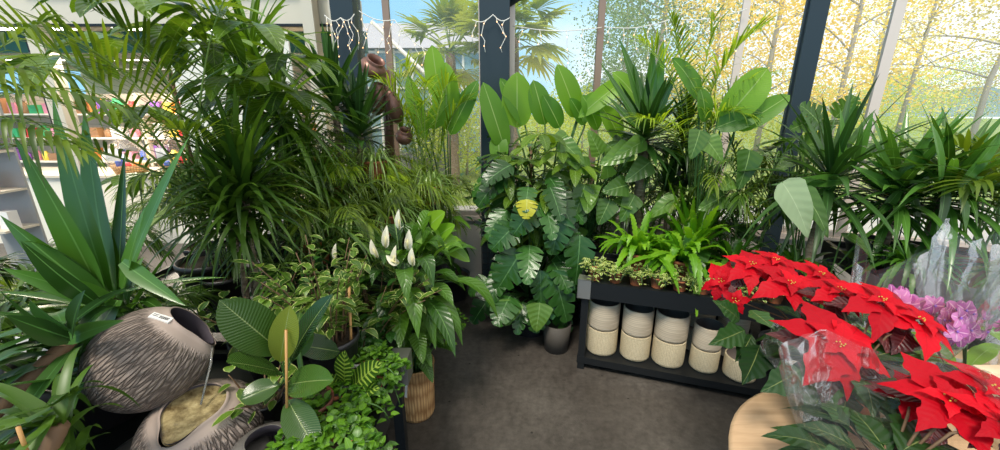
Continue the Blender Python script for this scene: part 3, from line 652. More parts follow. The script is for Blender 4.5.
# wrapped baskets on the counter
def hamper(x, y, r, label, c1, sd):
    R = random.Random(sd); t = empty('gift_hamper', (x, y, .83)); tag(t, label, 'gift basket')
    mb = MB(); lathe(mb, [(0, 0), (r*.75, 0), (r*.9, .10), (r*.95, .10), (r*.8, .02), (0, .02)], (0, 0, 0), 18); mb.build('basket', 'rattan', t)
    for i in range(5):
        mb = MB(); a = i*1.3; h = R.uniform(.12, .24); lathe(mb, [(0, .02), (.035, .02), (.038, h*.8), (.02, h), (0, h)], (math.cos(a)*r*.45, math.sin(a)*r*.45, 0), 10); mb.build('treat', 'card_'+R.choice(list(cols)), t)
    mb = MB(); box(mb, (-r*.45, -r*.92, .16), (r*.35, -r*.9, .30)); mb.build('label', 'label_white', t)
    mb = MB(); lathe(mb, [(r*.98, .08), (r*1.05, .2), (r*.8, .33), (r*.3, .40), (r*.35, .46)], (0, 0, 0), 20, wob=.05); mb.build('wrapper', 'cellophane', t)
hamper(-4.35, 4.6, .19, 'round wrapped gift basket with a white label on the shop counter, the left one', 'red', 1)
hamper(-3.82, 4.62, .17, 'round wrapped gift basket on the shop counter, the right one', 'pink', 2)
mb = MB(); mb2 = None
t = empty('display_stand', (-4.55, 3.45, 0)); tag(t, 'narrow cream display stand with red goods beside the pale post', 'display stand')
for z in (.5, .85, 1.2, 1.5):
    mb = MB(); box(mb, (-.3, -.12, z-.02), (.12, .15, z)); mb.build('shelf', 'cream_paint', t)
mb = MB(); box(mb, (-.3, .15, 0), (.12, .17, 1.65)); mb.build('back_panel', 'grey_plastic', t)
for i, (x, z, c_) in enumerate([(-.2, .5, 'red'), (-.05, .85, 'red'), (-.22, .85, 'yellow'), (.05, 1.2, 'red'), (-.15, 1.2, 'orange'), (.04, .5, 'white'), (-.1, 1.5, 'yellow')]):
    mb = MB(); box(mb, (-.05, -.04, 0), (.05, .04, .16)); box(mb, (-.03, -.043, .05), (.03, -.04, .11)); o = mb.build('gift_box', 'card_'+c_); o.location = (-4.55+x, 3.45, z)
    tag(o, c_+' gift box on the narrow cream stand beside the pale post', 'box', c_+' gift boxes on the narrow stand')

# ================================================================== BENCHES
def bench(name, label, org, ax, L_, D, H, rail=.09, brackets=True, shelf=None, back=True):
    """black steel planting bench: tray with deep front rail, legs, low shelf, bright corner brackets"""
    t = empty(name, org); tag(t, label, 'plant bench'); o = V((0, 0, 0))
    mb = MB(); box(mb, (0, 0, H-.05), (L_, D, H-.03), ax, o); mb.build('tray', 'black_plastic', t)
    for (lo, hi) in (((0, -.015, H-rail), (L_, .012, H)), ((0, D-.012, H-rail), (L_, D+.012, H)), ((-.012, 0, H-rail), (.012, D, H)), ((L_-.012, 0, H-rail), (L_+.012, D, H))):
        mb = MB(); box(mb, lo, hi, ax, o); mb.build('rail', 'black_steel', t)
    for x in (.025, L_-.025):
        for y in (.025, D-.025):
            mb = MB(); box(mb, (x-.02, y-.02, 0), (x+.02, y+.02, H-rail), ax, o); mb.build('leg', 'black_steel', t)
    if brackets:
        for x in (0, L_):
            s = 1 if x == 0 else -1; mb = MB()
            box(mb, (min(x-.02*s, x+.055*s), -.022, H-rail-.005), (max(x-.02*s, x+.055*s), -.015, H+.012), ax, o)
            box(mb, (min(x-.02*s, x-.013*s), -.022, H-rail-.005), (max(x-.02*s, x-.013*s), .06, H+.012), ax, o)
            box(mb, (min(x-.02*s, x+.055*s), -.022, H+.008), (max(x-.02*s, x+.055*s), .05, H+.014), ax, o); mb.build('corner_bracket', 'stainless', t)
    if shelf:
        mb = MB(); box(mb, (0, 0, shelf-.045), (L_, D, shelf), ax, o); mb.build('lower_shelf', 'black_steel', t)
    return t
F0 = V((.475, 2.08, 0)); FX = V((.951, -.309, 0)); FY = V((.309, .951, 0))
bench('plant_bench', 'black steel plant bench with a pale metal corner, cream pots on its lower shelf', F0, (FX, FY), 1.30, .50, .60, .10, shelf=.09)
bench('plant_bench', 'black plant bench at lower left carrying the stone fountain', (-2.1, .45, 0), XA, 1.70, .93, .60, .11, shelf=.06)
bench('plant_bench', 'black plant bench on the left of the aisle under the peace lily', (-2.2, 1.78, 0), XA, 1.66, 1.2, .55, .10, brackets=False, shelf=.12)
bench('plant_bench', 'black plant bench at the right under the yuccas before the windows', (1.72, 1.50, 0), (FX, FY), 1.9, .75, .80, .08, brackets=False)
bench('plant_bench', 'low black plant bench in the far corner behind the cream pots', (.60, 2.70, 0), (FX, FY), 1.1, .42, .42, .08, brackets=False)

_b = [o_ for o_ in C.objects if 'carrying the stone fountain' in o_.get('label', '')][0]
mb = MB(); box(mb, (1.66, .86, .495), (1.735, .945, .61)); mb.build('corner_bracket', 'stainless', _b)
# cream cover pots on the lower shelf
def coverpot(label, x, y, z, r, h, mt, grp, rim=False):
    p = F0+FX*x+FY*y; t = empty('cover_pot', (p.x, p.y, z)); tag(t, label, 'plant pot', grp)
    mb = MB(); lathe(mb, [(r*.90, 0), (r*.985, .006), (r, .02), (r, h-.012), (r*.99, h-.004), (r*.95, h), (r*.91, h-.004)], (0, 0, 0), 36); mb.build('body', mt, t)
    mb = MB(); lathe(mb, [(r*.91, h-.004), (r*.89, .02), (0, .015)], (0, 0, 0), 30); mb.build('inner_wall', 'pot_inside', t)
    mb = MB(); lathe(mb, [(0, 0), (r*.90, 0)], (0, 0, 0), 30); mb.build('base', 'pot_ribbed', t)
SZ = .09
stk = [(.135, .13, .094, .172, 'far-left'), (.335, .13, .088, .165, 'second'), (.525, .13, .092, .165, 'middle'), (.722, .13, .078, .142, 'fourth')]
words = ['in the leftmost stack on the bench shelf', 'in the second stack from the left', 'in the middle stack on the bench shelf', 'in the shorter fourth stack, right of middle']
for (x, y, r, h, wd), ww in zip(stk, words):
    coverpot('cream knobbly round pot, lower one '+ww, x, y, SZ, r, h, 'pot_knobbly', 'cream pots under the bench')
    coverpot('beige ribbed round pot, upper one '+ww, x, y, SZ+h+.001, r, h, 'pot_ribbed', 'cream pots under the bench')
coverpot('single cream knobbly pot at the right end near the red poinsettia', .905, .11, SZ, .086, .13, 'pot_knobbly', 'cream pots under the bench')
for x, ww in ((.71, 'behind the shorter fourth stack'), (.90, 'behind the single right pot')):
    coverpot('beige ribbed round pot, lower one '+ww, x, .345, SZ, .086, .165, 'pot_ribbed', 'cream pots under the bench')
    coverpot('beige ribbed round pot, upper one '+ww, x, .345, SZ+.166, .086, .165, 'pot_ribbed', 'cream pots under the bench')

# ================================================================== FOUNTAIN
def rot_to(d, roll=0):
    return V((0, 0, 1)).rotation_difference(V(d).normalized()).to_matrix() @ Matrix.Rotation(roll, 3, 'Z')
t = empty('stone_fountain', (-.86, .88, .60)); tag(t, 'stone fountain of tilted round carved jars pouring water into each other', 'fountain')
o = t.location
def jar(center, axis, rx, rz, mouth, seg=64, mt='carved_stone', lipto=None, lipa=0, pool=None):
    """squashed globe with a rimmed mouth on its axis and a pouring lip; carved below, smooth round the mouth"""
    prof = []; a1 = math.asin(min(1, mouth/rx))
    for i in range(27):
        g = -PI/2+(PI-a1)*i/26; prof.append((rx*math.cos(g), rz*math.sin(g)))
    zt = prof[-1][1]; Rm = rot_to(axis); la = None
    if lipto is not None: q = Rm.inverted() @ V(lipto); la = math.atan2(q.y, q.x)
    def lip(w_):
        def f(i, g, r, z):
            if la is None: return r, z
            d = math.cos(g-la); k = w_(i)*max(0, d)**10*lipa
            return r+k, z-k*.10
        return f
    c = V(center)-o
    mb = MB(); lathe(mb, prof+[(mouth*.99, zt+.006), (mouth*.92, zt+.005)], c, seg, Rm, lip=lip(lambda i: max(0, (i-18)/8))); b = mb.build('jar', mt, t)
    mb = MB(); lathe(mb, [(mouth*.92, zt+.005), (mouth*.93, zt-.02), (rx*.8, zt*.3), (rx*.5, -rz*.6), (0, -rz*.75)], c, seg, Rm, lip=lip(lambda i: (1, .8, 0, 0, 0)[i])); mb.build('jar_inside', 'stone_inside', b)
    if pool:
        mb = MB(); lathe(mb, [(0, zt-.006), (mouth*.5, zt-.005), (mouth*.93, zt-.003)], c, seg, Rm, lip=lip(lambda i: (0, .4, 1)[i])); mb.build('water_pool', pool, b)
    tip = c+Rm @ V(((mouth+lipa)*math.cos(la), (mouth+lipa)*math.sin(la), zt-lipa*.1)) if la is not None else None
    return Rm, tip
u1 = P(150, 358, .98); R1, lp = jar(u1, (.62, .42, .58), .142, .150, .066, lipto=(.7, -.25, -.68), lipa=.034)
u2 = P(203, 428, .93); R2, lp2 = jar(u2, (.08, -.16, .98), .158, .108, .082, lipto=(.12, -1, 0), lipa=.040, pool='wet_amber')
mb = MB(); e_ = V((u2.x-o.x+.03, u2.y-o.y-.02, u2.z-o.z+.10)); tube(mb, [lp, lp.lerp(e_, .3)+V((.006, 0, -.002)), e_], .0035, .0025, 6); mb.build('water_stream', 'water', t)
u3 = P(268, 458, .86); jar(u3, (.05, -.05, 1), .105, .075, .05, mt='dark_stone')
mb = MB(); lathe(mb, [(0, 0), (.20, 0), (.22, .02), (.20, .03), (0, .03)], V((-.02, -.02, .0)), 32); mb.build('base', 'dark_stone', t)
# price sticker with its bar code
stn = (P(160, 313, .85)-V((0, 0, 0)))
d3 = (P(160, 313, .9)-u1); d3.normalize()
Rm = R1
best = None
for i in range(500):      # point of the jar surface seen at the sticker's place
    ray = (P(161, 318, 1)-V((0, 0, CH))).normalized(); q = V((0, 0, CH))+ray*(.9+i*.003); loc = Rm.inverted() @ (q-u1)
    if (loc.x**2+loc.y**2)/.142**2+loc.z**2/.15**2 <= 1.0: best = q; nl = V((loc.x/.142**2, loc.y/.142**2, loc.z/.15**2)).normalized(); break
if best:
    nw = (Rm @ nl).normalized(); ex = V((.99, .05, .0)); ex = (ex-nw*ex.dot(nw)).normalized(); ey = nw.cross(ex); b0 = best-o+nw*.002
    def sq(mb, x0, y0, x1, y1, h):
        c = [b0+ex*x+ey*y+nw*z for z in (-.004, h) for x, y in ((x0, y0), (x1, y0), (x1, y1), (x0, y1))]
        for f in ((4, 5, 6, 7), (0, 1, 5, 4), (1, 2, 6, 5), (2, 3, 7, 6), (3, 0, 4, 7)): mb.add([c[i] for i in f], [(0, 1, 2, 3)], [(0, 0)]*4, 0, False)
    mb = MB(); sq(mb, -.026, -.011, .026, .011, .001); s_ = mb.build('price_sticker', 'label_white', t)
    mb = MB(); x = -.004; R = random.Random(3)
    while x < .021:
        wd = R.choice((.0008, .0015)); sq(mb, x, -.005, x+wd, .005, .0015); x += wd+R.choice((.0009, .0016))
    for yy in (.004, -.002): sq(mb, -.022, yy, -.008, yy+.002, .0015)
    mb.build('bar_code', 'ink', s_)

# brown urn fountain at the back left
t = empty('urn_fountain', tuple(P(385, 225, 2.95)*V((1, 1, 0)) if False else (P(385, 200, 2.9).x, 2.9, .0))); tag(t, 'dark brown fountain of stacked tipped urns among plants by the left column', 'fountain'); o = t.location
mb = MB(); box(mb, (-.16, -.16, 0), (.16, .16, .78)); mb.build('plinth', 'black_steel', t)
for (u, v, ax_, r, r2, mo) in ((373, 68, (.5, -.4, .7), .09, .06, .055), (377, 100, (.25, -.3, 1), .065, .11, .035), (394, 108, (-.2, -.3, 1), .06, .11, .035), (404, 137, (.3, -.5, .8), .06, .055, .035), (385, 175, (0, 0, 1), .12, .08, .07)):
    c = P(u, v, 2.85)-o; mb = MB(); Rm = rot_to(ax_); pr = []; a1 = math.asin(mo/r) if mo < r else .5
    for i in range(15): g = -PI/2+(PI-a1)*i/14; pr.append((r*math.cos(g), r2*math.sin(g)))
    lathe(mb, pr+[(mo*1.15, pr[-1][1]+.02), (mo, pr[-1][1]+.02), (mo*.9, pr[-1][1]-.02), (r*.6, 0), (0, -r2*.6)], c, 24, Rm); mb.build('urn', 'copper', t)
mb = MB(); tube(mb, [P(385, 70, 2.93)-o, P(388, 110, 2.95)-o, P(392, 190, 2.95)-o], .03, .04, 8); mb.build('column', 'copper', t)

# ================================================================== PLANTS, LEFT SIDE
# broad strap-leaved plant, near left
def straps(name, loc, label, cat, leaves, W, mt, seed, filln=20, fL=.5, fc=None, el=(.3, 1.3), prof='strap', pr=.16, ph=.24, potmt='black_plastic', fW=None, az=None):
    R = random.Random(seed); t = empty(name, loc); tag(t, label, cat); pot(t, pr, ph, potmt); o = V(loc); c = V(fc)-o if fc is not None else V((0, 0, ph))
    mb = MB(); tube(mb, [(0, 0, ph*.9), c*.5+V((0, 0, ph*.45)), c], .022, .018, 8, knots=.06); mb.build('trunk', 'stem_brown', t)
    for (a, b, Y, w_, bd) in leaves:
        pa = P(a[0], a[1], Y[0]); pb = P(b[0], b[1], Y[1]); blade(t, pa, pb, w_, mt, prof, (0, -.8, .6), bd, .22, 10, 1, None, R=R)
    if filln:
        mb = MB()
        for i in range(filln):
            a_ = i*2.4 if az is None else R.uniform(*az)
            rleaf(mb, c+V((0, 0, R.uniform(-.12, .05))), dirv(a_, R.uniform(*el)), fL*R.uniform(.7, 1.1), (fW or W)*R.uniform(.8, 1.1), prof, R.uniform(.1, .8), rnd=R, cup=.25, n=7)
        mb.build('foliage', mt, t)
    return t
straps('corn_plant', (-1.30, 1.06, .60), 'big broad-bladed green plant at far left before the pale post', 'house plant',
  [((100, 292), (12, 132), (1.1, 1.0), 0.111, -.04), ((108, 290), (52, 95), (1.12, 1.1), 0.098, .03), ((112, 292), (84, 105), (1.15, 1.2), 0.098, .03), ((118, 292), (125, 150), (1.15, 1.15), 0.065, .0),
   ((122, 290), (190, 135), (1.15, 1.1), 0.065, .04), ((112, 300), (2, 268), (1.05, .9), 0.065, .10), ((105, 300), (0, 215), (1.1, 1.0), 0.091, .05), ((122, 262), (186, 306), (1.06, 1.0), .052, .05), ((100, 305), (20, 240), (1.0, .9), 0.078, .1),
   ((118, 300), (72, 395), (1.0, .85), 0.078, .12), ((122, 290), (146, 205), (1.1, 1.0), 0.065, .02)],
  .06, 'leaf_yucca', 5, 16, .42, P(114, 300, 1.12), (.1, 1.3))
straps('cordyline', (-1.22, .70, .60), 'low dark broad-leaved plant at lower left beside the fountain', 'house plant',
  [((68, 335), (0, 290), (.82, .7), .085, .12), ((70, 338), (5, 315), (.8, .65), .06, .05), ((72, 335), (85, 290), (.84, .8), .07, .06), ((66, 340), (125, 320), (.85, .86), .05, .1), ((70, 330), (30, 300), (.86, .8), .07, .15)],
  .05, 'leaf_yucca_dark', 8, 26, .34, P(70, 340, .86), (-.5, .9), fW=.045, az=(1.5, 5.0))
straps('cordyline', (-.98, .55, .60), 'dark narrow-leaved plant at the bottom left corner before the fountain', 'house plant', [], .04, 'leaf_palm_dark', 11, 40, .26, P(58, 425, .62), (-.4, 1.0), fW=.022, prof='thin', pr=.08, ph=.12, az=(1.7, 5.0))
yucca('dragon_tree', (-1.06, 1.50, 0.40), 'tall fine-leaved plant with three ringed pale canes left of the bushy aisle plants', [(-.02, .0, .72), (.045, .02, .80), (.02, .06, .88)], .40, .026, 75, 'leaf_palm_dark', .11, .2, 3, (.1, .7), cat='house plant', el=(.0, 1.3), cr=.014, prof='thin')
yucca('dragon_tree', (-1.32, 2.25, .55), 'tall dark bushy narrow-leaved plant in the upper left behind the drooping palm', [(.0, .0, 1.25), (.15, -.1, .95), (-.12, .05, 1.05), (.05, .1, .7)], .50, .034, 70, 'leaf_dracaena', .16, .25, 4, (.1, .9), cat='house plant', el=(-.5, 1.3), cr=.015)
yucca('dragon_tree', (-1.0, 2.15, .55), 'dark strap-leaved plant crowding behind the variegated bush', [(0, 0, .55), (-.1, .1, .75)], .40, .022, 80, 'leaf_dracaena', .15, .2, 14, (.2, 1.1), cat='house plant', el=(-.4, 1.3), cr=.012, prof='thin')
scheff('umbrella_tree', (-1.55, 1.95, .55), 'tall umbrella tree with long hanging leaflets at the top left', 10, 1.35, .38, .24, .085, seed=4, nl=7,
   hub=[P(285, 92, 1.9), P(205, 8, 1.55), P(255, 25, 1.6), P(140, 2, 1.45), P(290, 55, 1.8), P(175, 30, 1.7), P(235, 80, 1.7)], droop=.4, face=(.1, -.5, 0))
# arching palm sweeping in from the upper left
def placedpalm(name, loc, label, fr, LL, LW, mt, seed, n=26, start=.2, pr=.15, ph=.24, el=.35, droop=.3, r=.005, cat='palm', fan=.9):
    R = random.Random(seed); t = empty(name, loc); tag(t, label, cat); pot(t, pr, ph); o = V(loc); mb = MB(); st = MB()
    for (a, m_, b) in fr: frond(mb, st, P(*a)-o, P(*m_)-o, P(*b)-o, LL, LW, R, n, start, el, droop, r, fan)
    for (a, m_, b) in fr[:3]:
        pa = P(*a)-o; tube(st, [V((0, 0, ph*.9)), V((pa.x*.3, pa.y*.3, pa.z*.6)), pa], r*1.3, r, 5)
    mb.build('foliage', mt, t); st.build('stem', 'stem_pale', t); return t
placedpalm('kentia_palm', (-2.0, 1.25, 0), 'palm with long thin arching fronds sweeping across the far left window', [((190, 190, 1.5), (120, 60, 1.35), (-30, 15, 1.1)), ((185, 190, 1.5), (90, 80, 1.3), (-40, 90, 1.0)), ((188, 190, 1.5), (90, 130, 1.3), (-10, 150, 1.0)),
   ((190, 180, 1.5), (185, 60, 1.5), (95, 10, 1.3)), ((195, 175, 1.5), (200, 30, 1.5), (235, -20, 1.3)), ((190, 180, 1.5), (170, 90, 1.4), (60, 30, 1.1)), ((190, 185, 1.5), (215, 120, 1.4), (160, 130, 1.2))], .24, .011, 'leaf_palm', 7, 22, .25, r=.005)
placedpalm('kentia_palm', (-1.9, .95, 0), 'palm whose pale drooping leaflets hang before the pale post at left', [((-60, 130, 1.0), (20, 60, .95), (120, 108, .95)), ((-60, 130, 1.0), (0, 95, .95), (80, 150, .9)), ((-60, 120, 1.0), (-10, 50, .95), (70, 75, 1.0)), ((-60, 130, 1.0), (-20, 40, .9), (50, 20, 1.0))], .13, .013, 'leaf_palm', 9, 15, .3, droop=.8, r=.003)
palm('parlour_palm', (-.98, 1.66, .05), 'airy palm between the ringed canes and the rubber plant', 12, 1.10, .45, .20, .012, 20, 'leaf_palm_dark', 3)
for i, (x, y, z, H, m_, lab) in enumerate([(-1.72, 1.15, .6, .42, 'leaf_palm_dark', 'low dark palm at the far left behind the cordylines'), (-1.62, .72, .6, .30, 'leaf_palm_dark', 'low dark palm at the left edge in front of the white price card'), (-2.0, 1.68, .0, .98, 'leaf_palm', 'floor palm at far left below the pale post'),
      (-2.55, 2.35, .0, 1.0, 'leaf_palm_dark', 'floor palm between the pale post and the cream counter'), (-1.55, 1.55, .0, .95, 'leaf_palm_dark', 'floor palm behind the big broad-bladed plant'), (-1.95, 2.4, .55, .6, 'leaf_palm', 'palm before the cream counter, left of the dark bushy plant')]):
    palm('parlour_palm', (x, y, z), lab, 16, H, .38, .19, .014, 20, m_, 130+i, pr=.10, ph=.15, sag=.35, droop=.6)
# bushy grass-like palms along the aisle
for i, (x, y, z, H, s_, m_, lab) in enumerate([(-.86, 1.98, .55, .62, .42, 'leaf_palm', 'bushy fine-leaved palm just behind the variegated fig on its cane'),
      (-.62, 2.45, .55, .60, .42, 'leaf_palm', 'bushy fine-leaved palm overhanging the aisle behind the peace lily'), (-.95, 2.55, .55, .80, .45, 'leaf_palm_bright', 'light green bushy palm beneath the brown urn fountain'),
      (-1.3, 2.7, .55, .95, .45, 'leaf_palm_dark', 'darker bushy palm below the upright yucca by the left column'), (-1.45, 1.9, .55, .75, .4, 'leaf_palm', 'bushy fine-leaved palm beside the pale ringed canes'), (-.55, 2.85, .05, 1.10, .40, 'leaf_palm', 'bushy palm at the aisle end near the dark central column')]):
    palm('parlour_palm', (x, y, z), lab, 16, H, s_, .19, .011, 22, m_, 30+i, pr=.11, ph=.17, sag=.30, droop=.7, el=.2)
for i, (x, y, z, n, LL, lab) in enumerate([(-.62, 2.10, .88, 90, .42, 'silvery grassy plant spilling over behind the white peace lilies'), (-.92, 1.82, .82, 90, .42, 'silvery grassy plant arching left of the variegated fig'), (-.46, 2.55, .95, 80, .44, 'silvery grassy plant arching above the aisle end'), (-1.02, 2.25, 1.0, 80, .42, 'silvery grassy plant in the middle of the left thicket'), (-.80, 2.5, 1.12, 80, .40, 'silvery grassy plant highest in the left thicket, under the brown urns')]):
    t_ = arch('spider_plant', (x, y, z), lab, n, LL, .012, 'leaf_grass', 'thin', 50+i, 'house plant', .08, .12, (.3, 1.35), (.5, 1.2), 'terracotta', 0, 9, .2)
    mb = MB(); box(mb, (-.05, -.05, -(z-.55)), (.05, .05, -.0)); st_ = mb.build('riser', 'black_plastic', t_)
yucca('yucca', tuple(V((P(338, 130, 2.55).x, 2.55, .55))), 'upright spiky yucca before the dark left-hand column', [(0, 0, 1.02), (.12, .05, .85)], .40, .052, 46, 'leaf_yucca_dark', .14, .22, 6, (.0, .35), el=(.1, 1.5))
palm('areca_palm', (P(425, 150, 2.95).x, 2.98, .05), 'bright feathery palm against the window left of the central column', 13, 1.72, .42, .24, .014, 22, 'leaf_palm_bright', 61, pr=.13, ph=.2, sag=.12)
bigleaf('bird_of_paradise', (P(448, 150, 3.05).x, 3.05, .0), 'large paddle-leaved plant left of the central column by the window', 0, 1, .3, .3, .15, 'leaf_banana', 'banana', 1, 'house plant')
t = bpy.data.objects[-1] if False else [o_ for o_ in C.objects if o_.name.startswith('bird_of_paradise')][-1]
bp0 = V(t.location)+V((0, 0, .2))
for (a, b, w_, tt) in (((447, 130), (446, 62), .20, .8), ((428, 128), (460, 92), .15, .3), ((440, 100), (432, 45), .16, 1), ((450, 135), (478, 80), .14, .1), ((425, 140), (408, 75), .12, .5)):
    blade(t, P(a[0], a[1], 3.0), P(b[0], b[1], 2.98), w_, 'leaf_banana', 'banana', (0, -1, .3), .08, .15, 14, 2, tt, bp0, .008, wave=.02)

# rubber plant, near
t = empty('rubber_plant', (-.575, .98, .60)); tag(t, 'rubber plant with big glossy dark leaves and a cane stake beside the fountain', 'house plant'); pot(t, .065, .11, 'brown_pot')
mb = MB(); tube(mb, [(0, 0, .14), (-.01, 0, .22), (-.015, .01, .36)], .009, .006, 7); mb.build('trunk', 'stem_green', t)
hub = P(284, 372, .95); R = random.Random(5)
for (a, b, Y, w_, m_, bd, nn) in (((282, 352), (219, 300), (.95, .86), .115, 'leaf_rubber', .10, (.2, -.7, .75)), ((280, 372), (226, 362), (.94, .80), .085, 'leaf_rubber', .10, (.1, -.5, .85)), ((280, 362), (290, 305), (.93, .90), .072, 'leaf_rubber_young', .05, (.3, -1, .1)),
      ((290, 362), (333, 294), (.95, .97), .075, 'leaf_rubber', .08, (-.7, -.8, .3)), ((288, 385), (334, 380), (.95, .85), .085, 'leaf_rubber', .14, (.0, -.7, .8)), ((292, 360), (300, 312), (.98, 1.02), .10, 'leaf_rubber', .05, (.3, -1, .2)),
      ((288, 400), (318, 452), (.92, .82), .085, 'leaf_rubber', .12, (.1, -.6, .8)), ((280, 385), (240, 400), (.97, .93), .07, 'leaf_rubber', .1, (0, -.6, .8)), ((292, 345), (340, 352), (1.0, 1.1), .085, 'leaf_rubber', .1, (0, -.6, .8))):
    blade(t, P(a[0], a[1], Y[0]), P(b[0], b[1], Y[1]), w_, m_, 'rubber', nn, bd, .22, 16, 3, None, hub+V((0, 0, -.02)), .003, R)
mb = MB(); tube(mb, [P(287, 425, .90)-t.location, P(286, 330, .90)-t.location], .0035, .0035, 8); mb.build('stake', 'bamboo', t)

bush('variegated_fig', (-.86, 1.25, .60), 'small cream-edged leafy plant behind the fountain, below the ringed canes', 9, .38, .17, .075, .034, 9, 'leaf_varieg', seed=3, cat='house plant', pr=.08, ph=.14)
bush('variegated_fig', (-.60, 1.22, .60), 'cream-edged weeping fig on a cane, between rubber plant and peace lily', 22, .42, .20, .062, .028, 15, 'leaf_varieg', seed=4, cat='house plant', stake=(P(353, 390, 1.22), P(349, 285, 1.22)), pr=.09)
bush('variegated_fig', (-.74, 1.02, .60), 'few-leaved yellow-edged plant in front of the rubber plant stake', 6, .16, .10, .06, .03, 5, 'leaf_varieg', seed=9, cat='house plant', pr=.05, ph=.08)
bush('variegated_fig', (-.58, 1.60, .40), 'green and cream leafy bush leaning over the terracotta pot at the aisle', 26, .42, .30, .075, .032, 12, 'leaf_varieg', seed=12, cat='house plant', pr=.10, ph=.17)
bush('camellia', (-.90, 1.62, .40), 'glossy green leafy bush between the variegated figs', 20, .52, .22, .07, .034, 14, 'leaf_monstera', seed=13, cat='house plant', pr=.10, ph=.17)
# low crate holding these two
bench('plant_bench', 'low black plant table in the gap between the two left benches', (-1.5, 1.42, 0), XA, .98, .33, .40, .05, brackets=False)

# peace lily
t = arch('peace_lily', (-.50, 1.86, .50), 'peace lily with pale pointed flowers at the edge of the aisle', 85, .32, .085, 'leaf_peace', 'lance', 21, 'house plant', .12, .17, (.1, 1.4), (.35, .9), 'black_plastic', .75, 8, .22, k=2)
for (u, v, u0, v0, tw) in ((399, 216, 400, 230, .9), (387, 232, 386, 248, .8), (396, 252, 394, 266, .2), (412, 254, 413, 266, .7), (403, 282, 412, 284, .3), (386, 262, 399, 264, .1), (336, 250, 337, 262, .8), (371, 246, 378, 258, .5), (409, 236, 408, 250, .8)):
    b = P(u0, v0, 1.56); a = P(u, v-7, 1.54); mb = MB(); o = t.location
    leafb(mb, b-o, (a+b)/2-o+V((0, -.012, 0)), a-o, .034, 'egg', V((random.Random(u).uniform(-.6, .6), -1, .2)), .5, 8, 2, .5); s_ = mb.build('spathe', 'spathe', t)
    mb = MB(); tube(mb, [b-o+V((0, -.008, .005)), b.lerp(a, .55)-o+V((0, -.016, 0))], .004, .003, 6); mb.build('spadix', 'spadix', s_)
    mb = MB(); e = V((0, 0, .16)); tube(mb, [e, e.lerp(b-o, .5)+V((0, 0, .08)), b-o], .003, .0025, 5); mb.build('stalk', 'stem_green', t)
# fatsia/ivy bright leaves on the aisle edge
t = bigleaf('ivy_tree', (-.38, 2.35, .55), 'plant with bright green lobed leaves at the aisle edge right of the peace lily', 8, .42, .14, .12, .10, 'leaf_fatsia', 'heart', 5, 'house plant', .10, .16, sweep=.25, k=2, nseg=8)
for (a, b, w_) in (((430, 232), (470, 262), .13), ((436, 236), (414, 240), .11), ((438, 236), (455, 225), .10), ((430, 225), (445, 212), .11)): blade(t, P(a[0], a[1], 2.0), P(b[0], b[1], 1.95), w_, 'leaf_fatsia', 'heart', (.1, -.8, .6), .12, .2, 10, 2, None, V(t.location)+V((0, 0, .15)), .003, sweep=.3)
bush('trailing_fern', (-.36, 1.84, .34), 'fine bright green trailing plant in the rattan basket by the aisle', 34, .12, .20, .034, .02, 18, 'leaf_ivy', seed=31, cat='house plant', pr=.06, ph=.1, trail=.08, stm='stem_green', k=1, nseg=3)
# rattan basket on the floor
t = empty('rattan_basket', (P(421, 405, 1.80).x, 1.72, 0)); tag(t, 'honey-coloured woven rattan basket standing on the floor by the aisle', 'basket')
mb = MB(); lathe(mb, [(0, 0), (.085, 0), (.092, .02), (.095, .18), (.10, .30), (.103, .30), (.103, .31), (.094, .31), (.09, .28), (.08, .03), (0, .03)], (0, 0, 0), 30); mb.build('body', 'rattan', t)
t = bigleaf('pothos', (t.location.x, 1.72, .03), 'leafy green plant growing from the rattan basket', 34, .56, .18, .13, .075, 'leaf_peace', 'heart', 9, 'house plant', .07, .20, k=1, nseg=7, lo=.6)
# terracotta pot behind bracket
bush('weeping_fig', (-.60, 1.46, .40), 'leafy plant in a bright terracotta pot behind the steel corner bracket', 12, .36, .17, .07, .035, 9, 'leaf_monstera', seed=41, cat='house plant', pr=.065, ph=.13, potmt='terracotta')
# calathea, ivies on the near bench
t = empty('calathea', (-.50, 1.12, .60)); tag(t, 'plant with yellow-striped dark leaves in a grey pot on the near left bench', 'house plant'); pot(t, .055, .09, 'grey_plastic')
for (a, b, w_) in (((352, 388), (382, 362), .075), ((348, 392), (380, 388), .06), ((345, 385), (345, 350), .06), ((340, 390), (318, 372), .05), ((350, 395), (366, 408), .05)): blade(t, P(a[0], a[1], 1.08), P(b[0], b[1], 1.02), w_, 'leaf_calathea', 'oval', (.1, -.7, .7), .12, .2, 12, 2, None, V(t.location)+V((0, 0, .08)), .003)
for i, (x, y, n, sd, lab) in enumerate([(-.50, .98, 26, 1, 'bright green ivy spilling over the front corner of the near left bench'), (-.46, 1.17, 24, 2, 'bright green ivy beside the steel corner bracket'), (-.52, .90, 24, 3, 'bright green ivy at the bottom edge beside the rubber plant'), (-.44, .82, 24, 6, 'bright green ivy at the very front of the near left bench')]):
    bush('ivy', (x, y, .60), lab, n, .10, .12, .034, .026, 14, 'leaf_ivy', 'heart', sd+70, 'house plant', .05, .08, .3, 'stem_green', 'terracotta', trail=.16, nseg=4)
mb = MB(); box(mb, (-.0065, -.001, 0), (.0065, .001, .085)); o_ = mb.build('plant_tag', 'label_white'); o_.location = (P(421, 405, 1.80).x-.03, 1.624, .17); o_.rotation_euler = (.0, .1, -.25); tag(o_, 'pale plastic plant tag on the front of the rattan basket', 'plant tag')
mb = MB(); tube(mb, [P(28, 455, .56), P(18, 427, .56)], .0035, .0035, 8); o_ = mb.build('cane_stake', 'bamboo'); tag(o_, 'bamboo cane sticking up at the bottom left corner', 'cane')
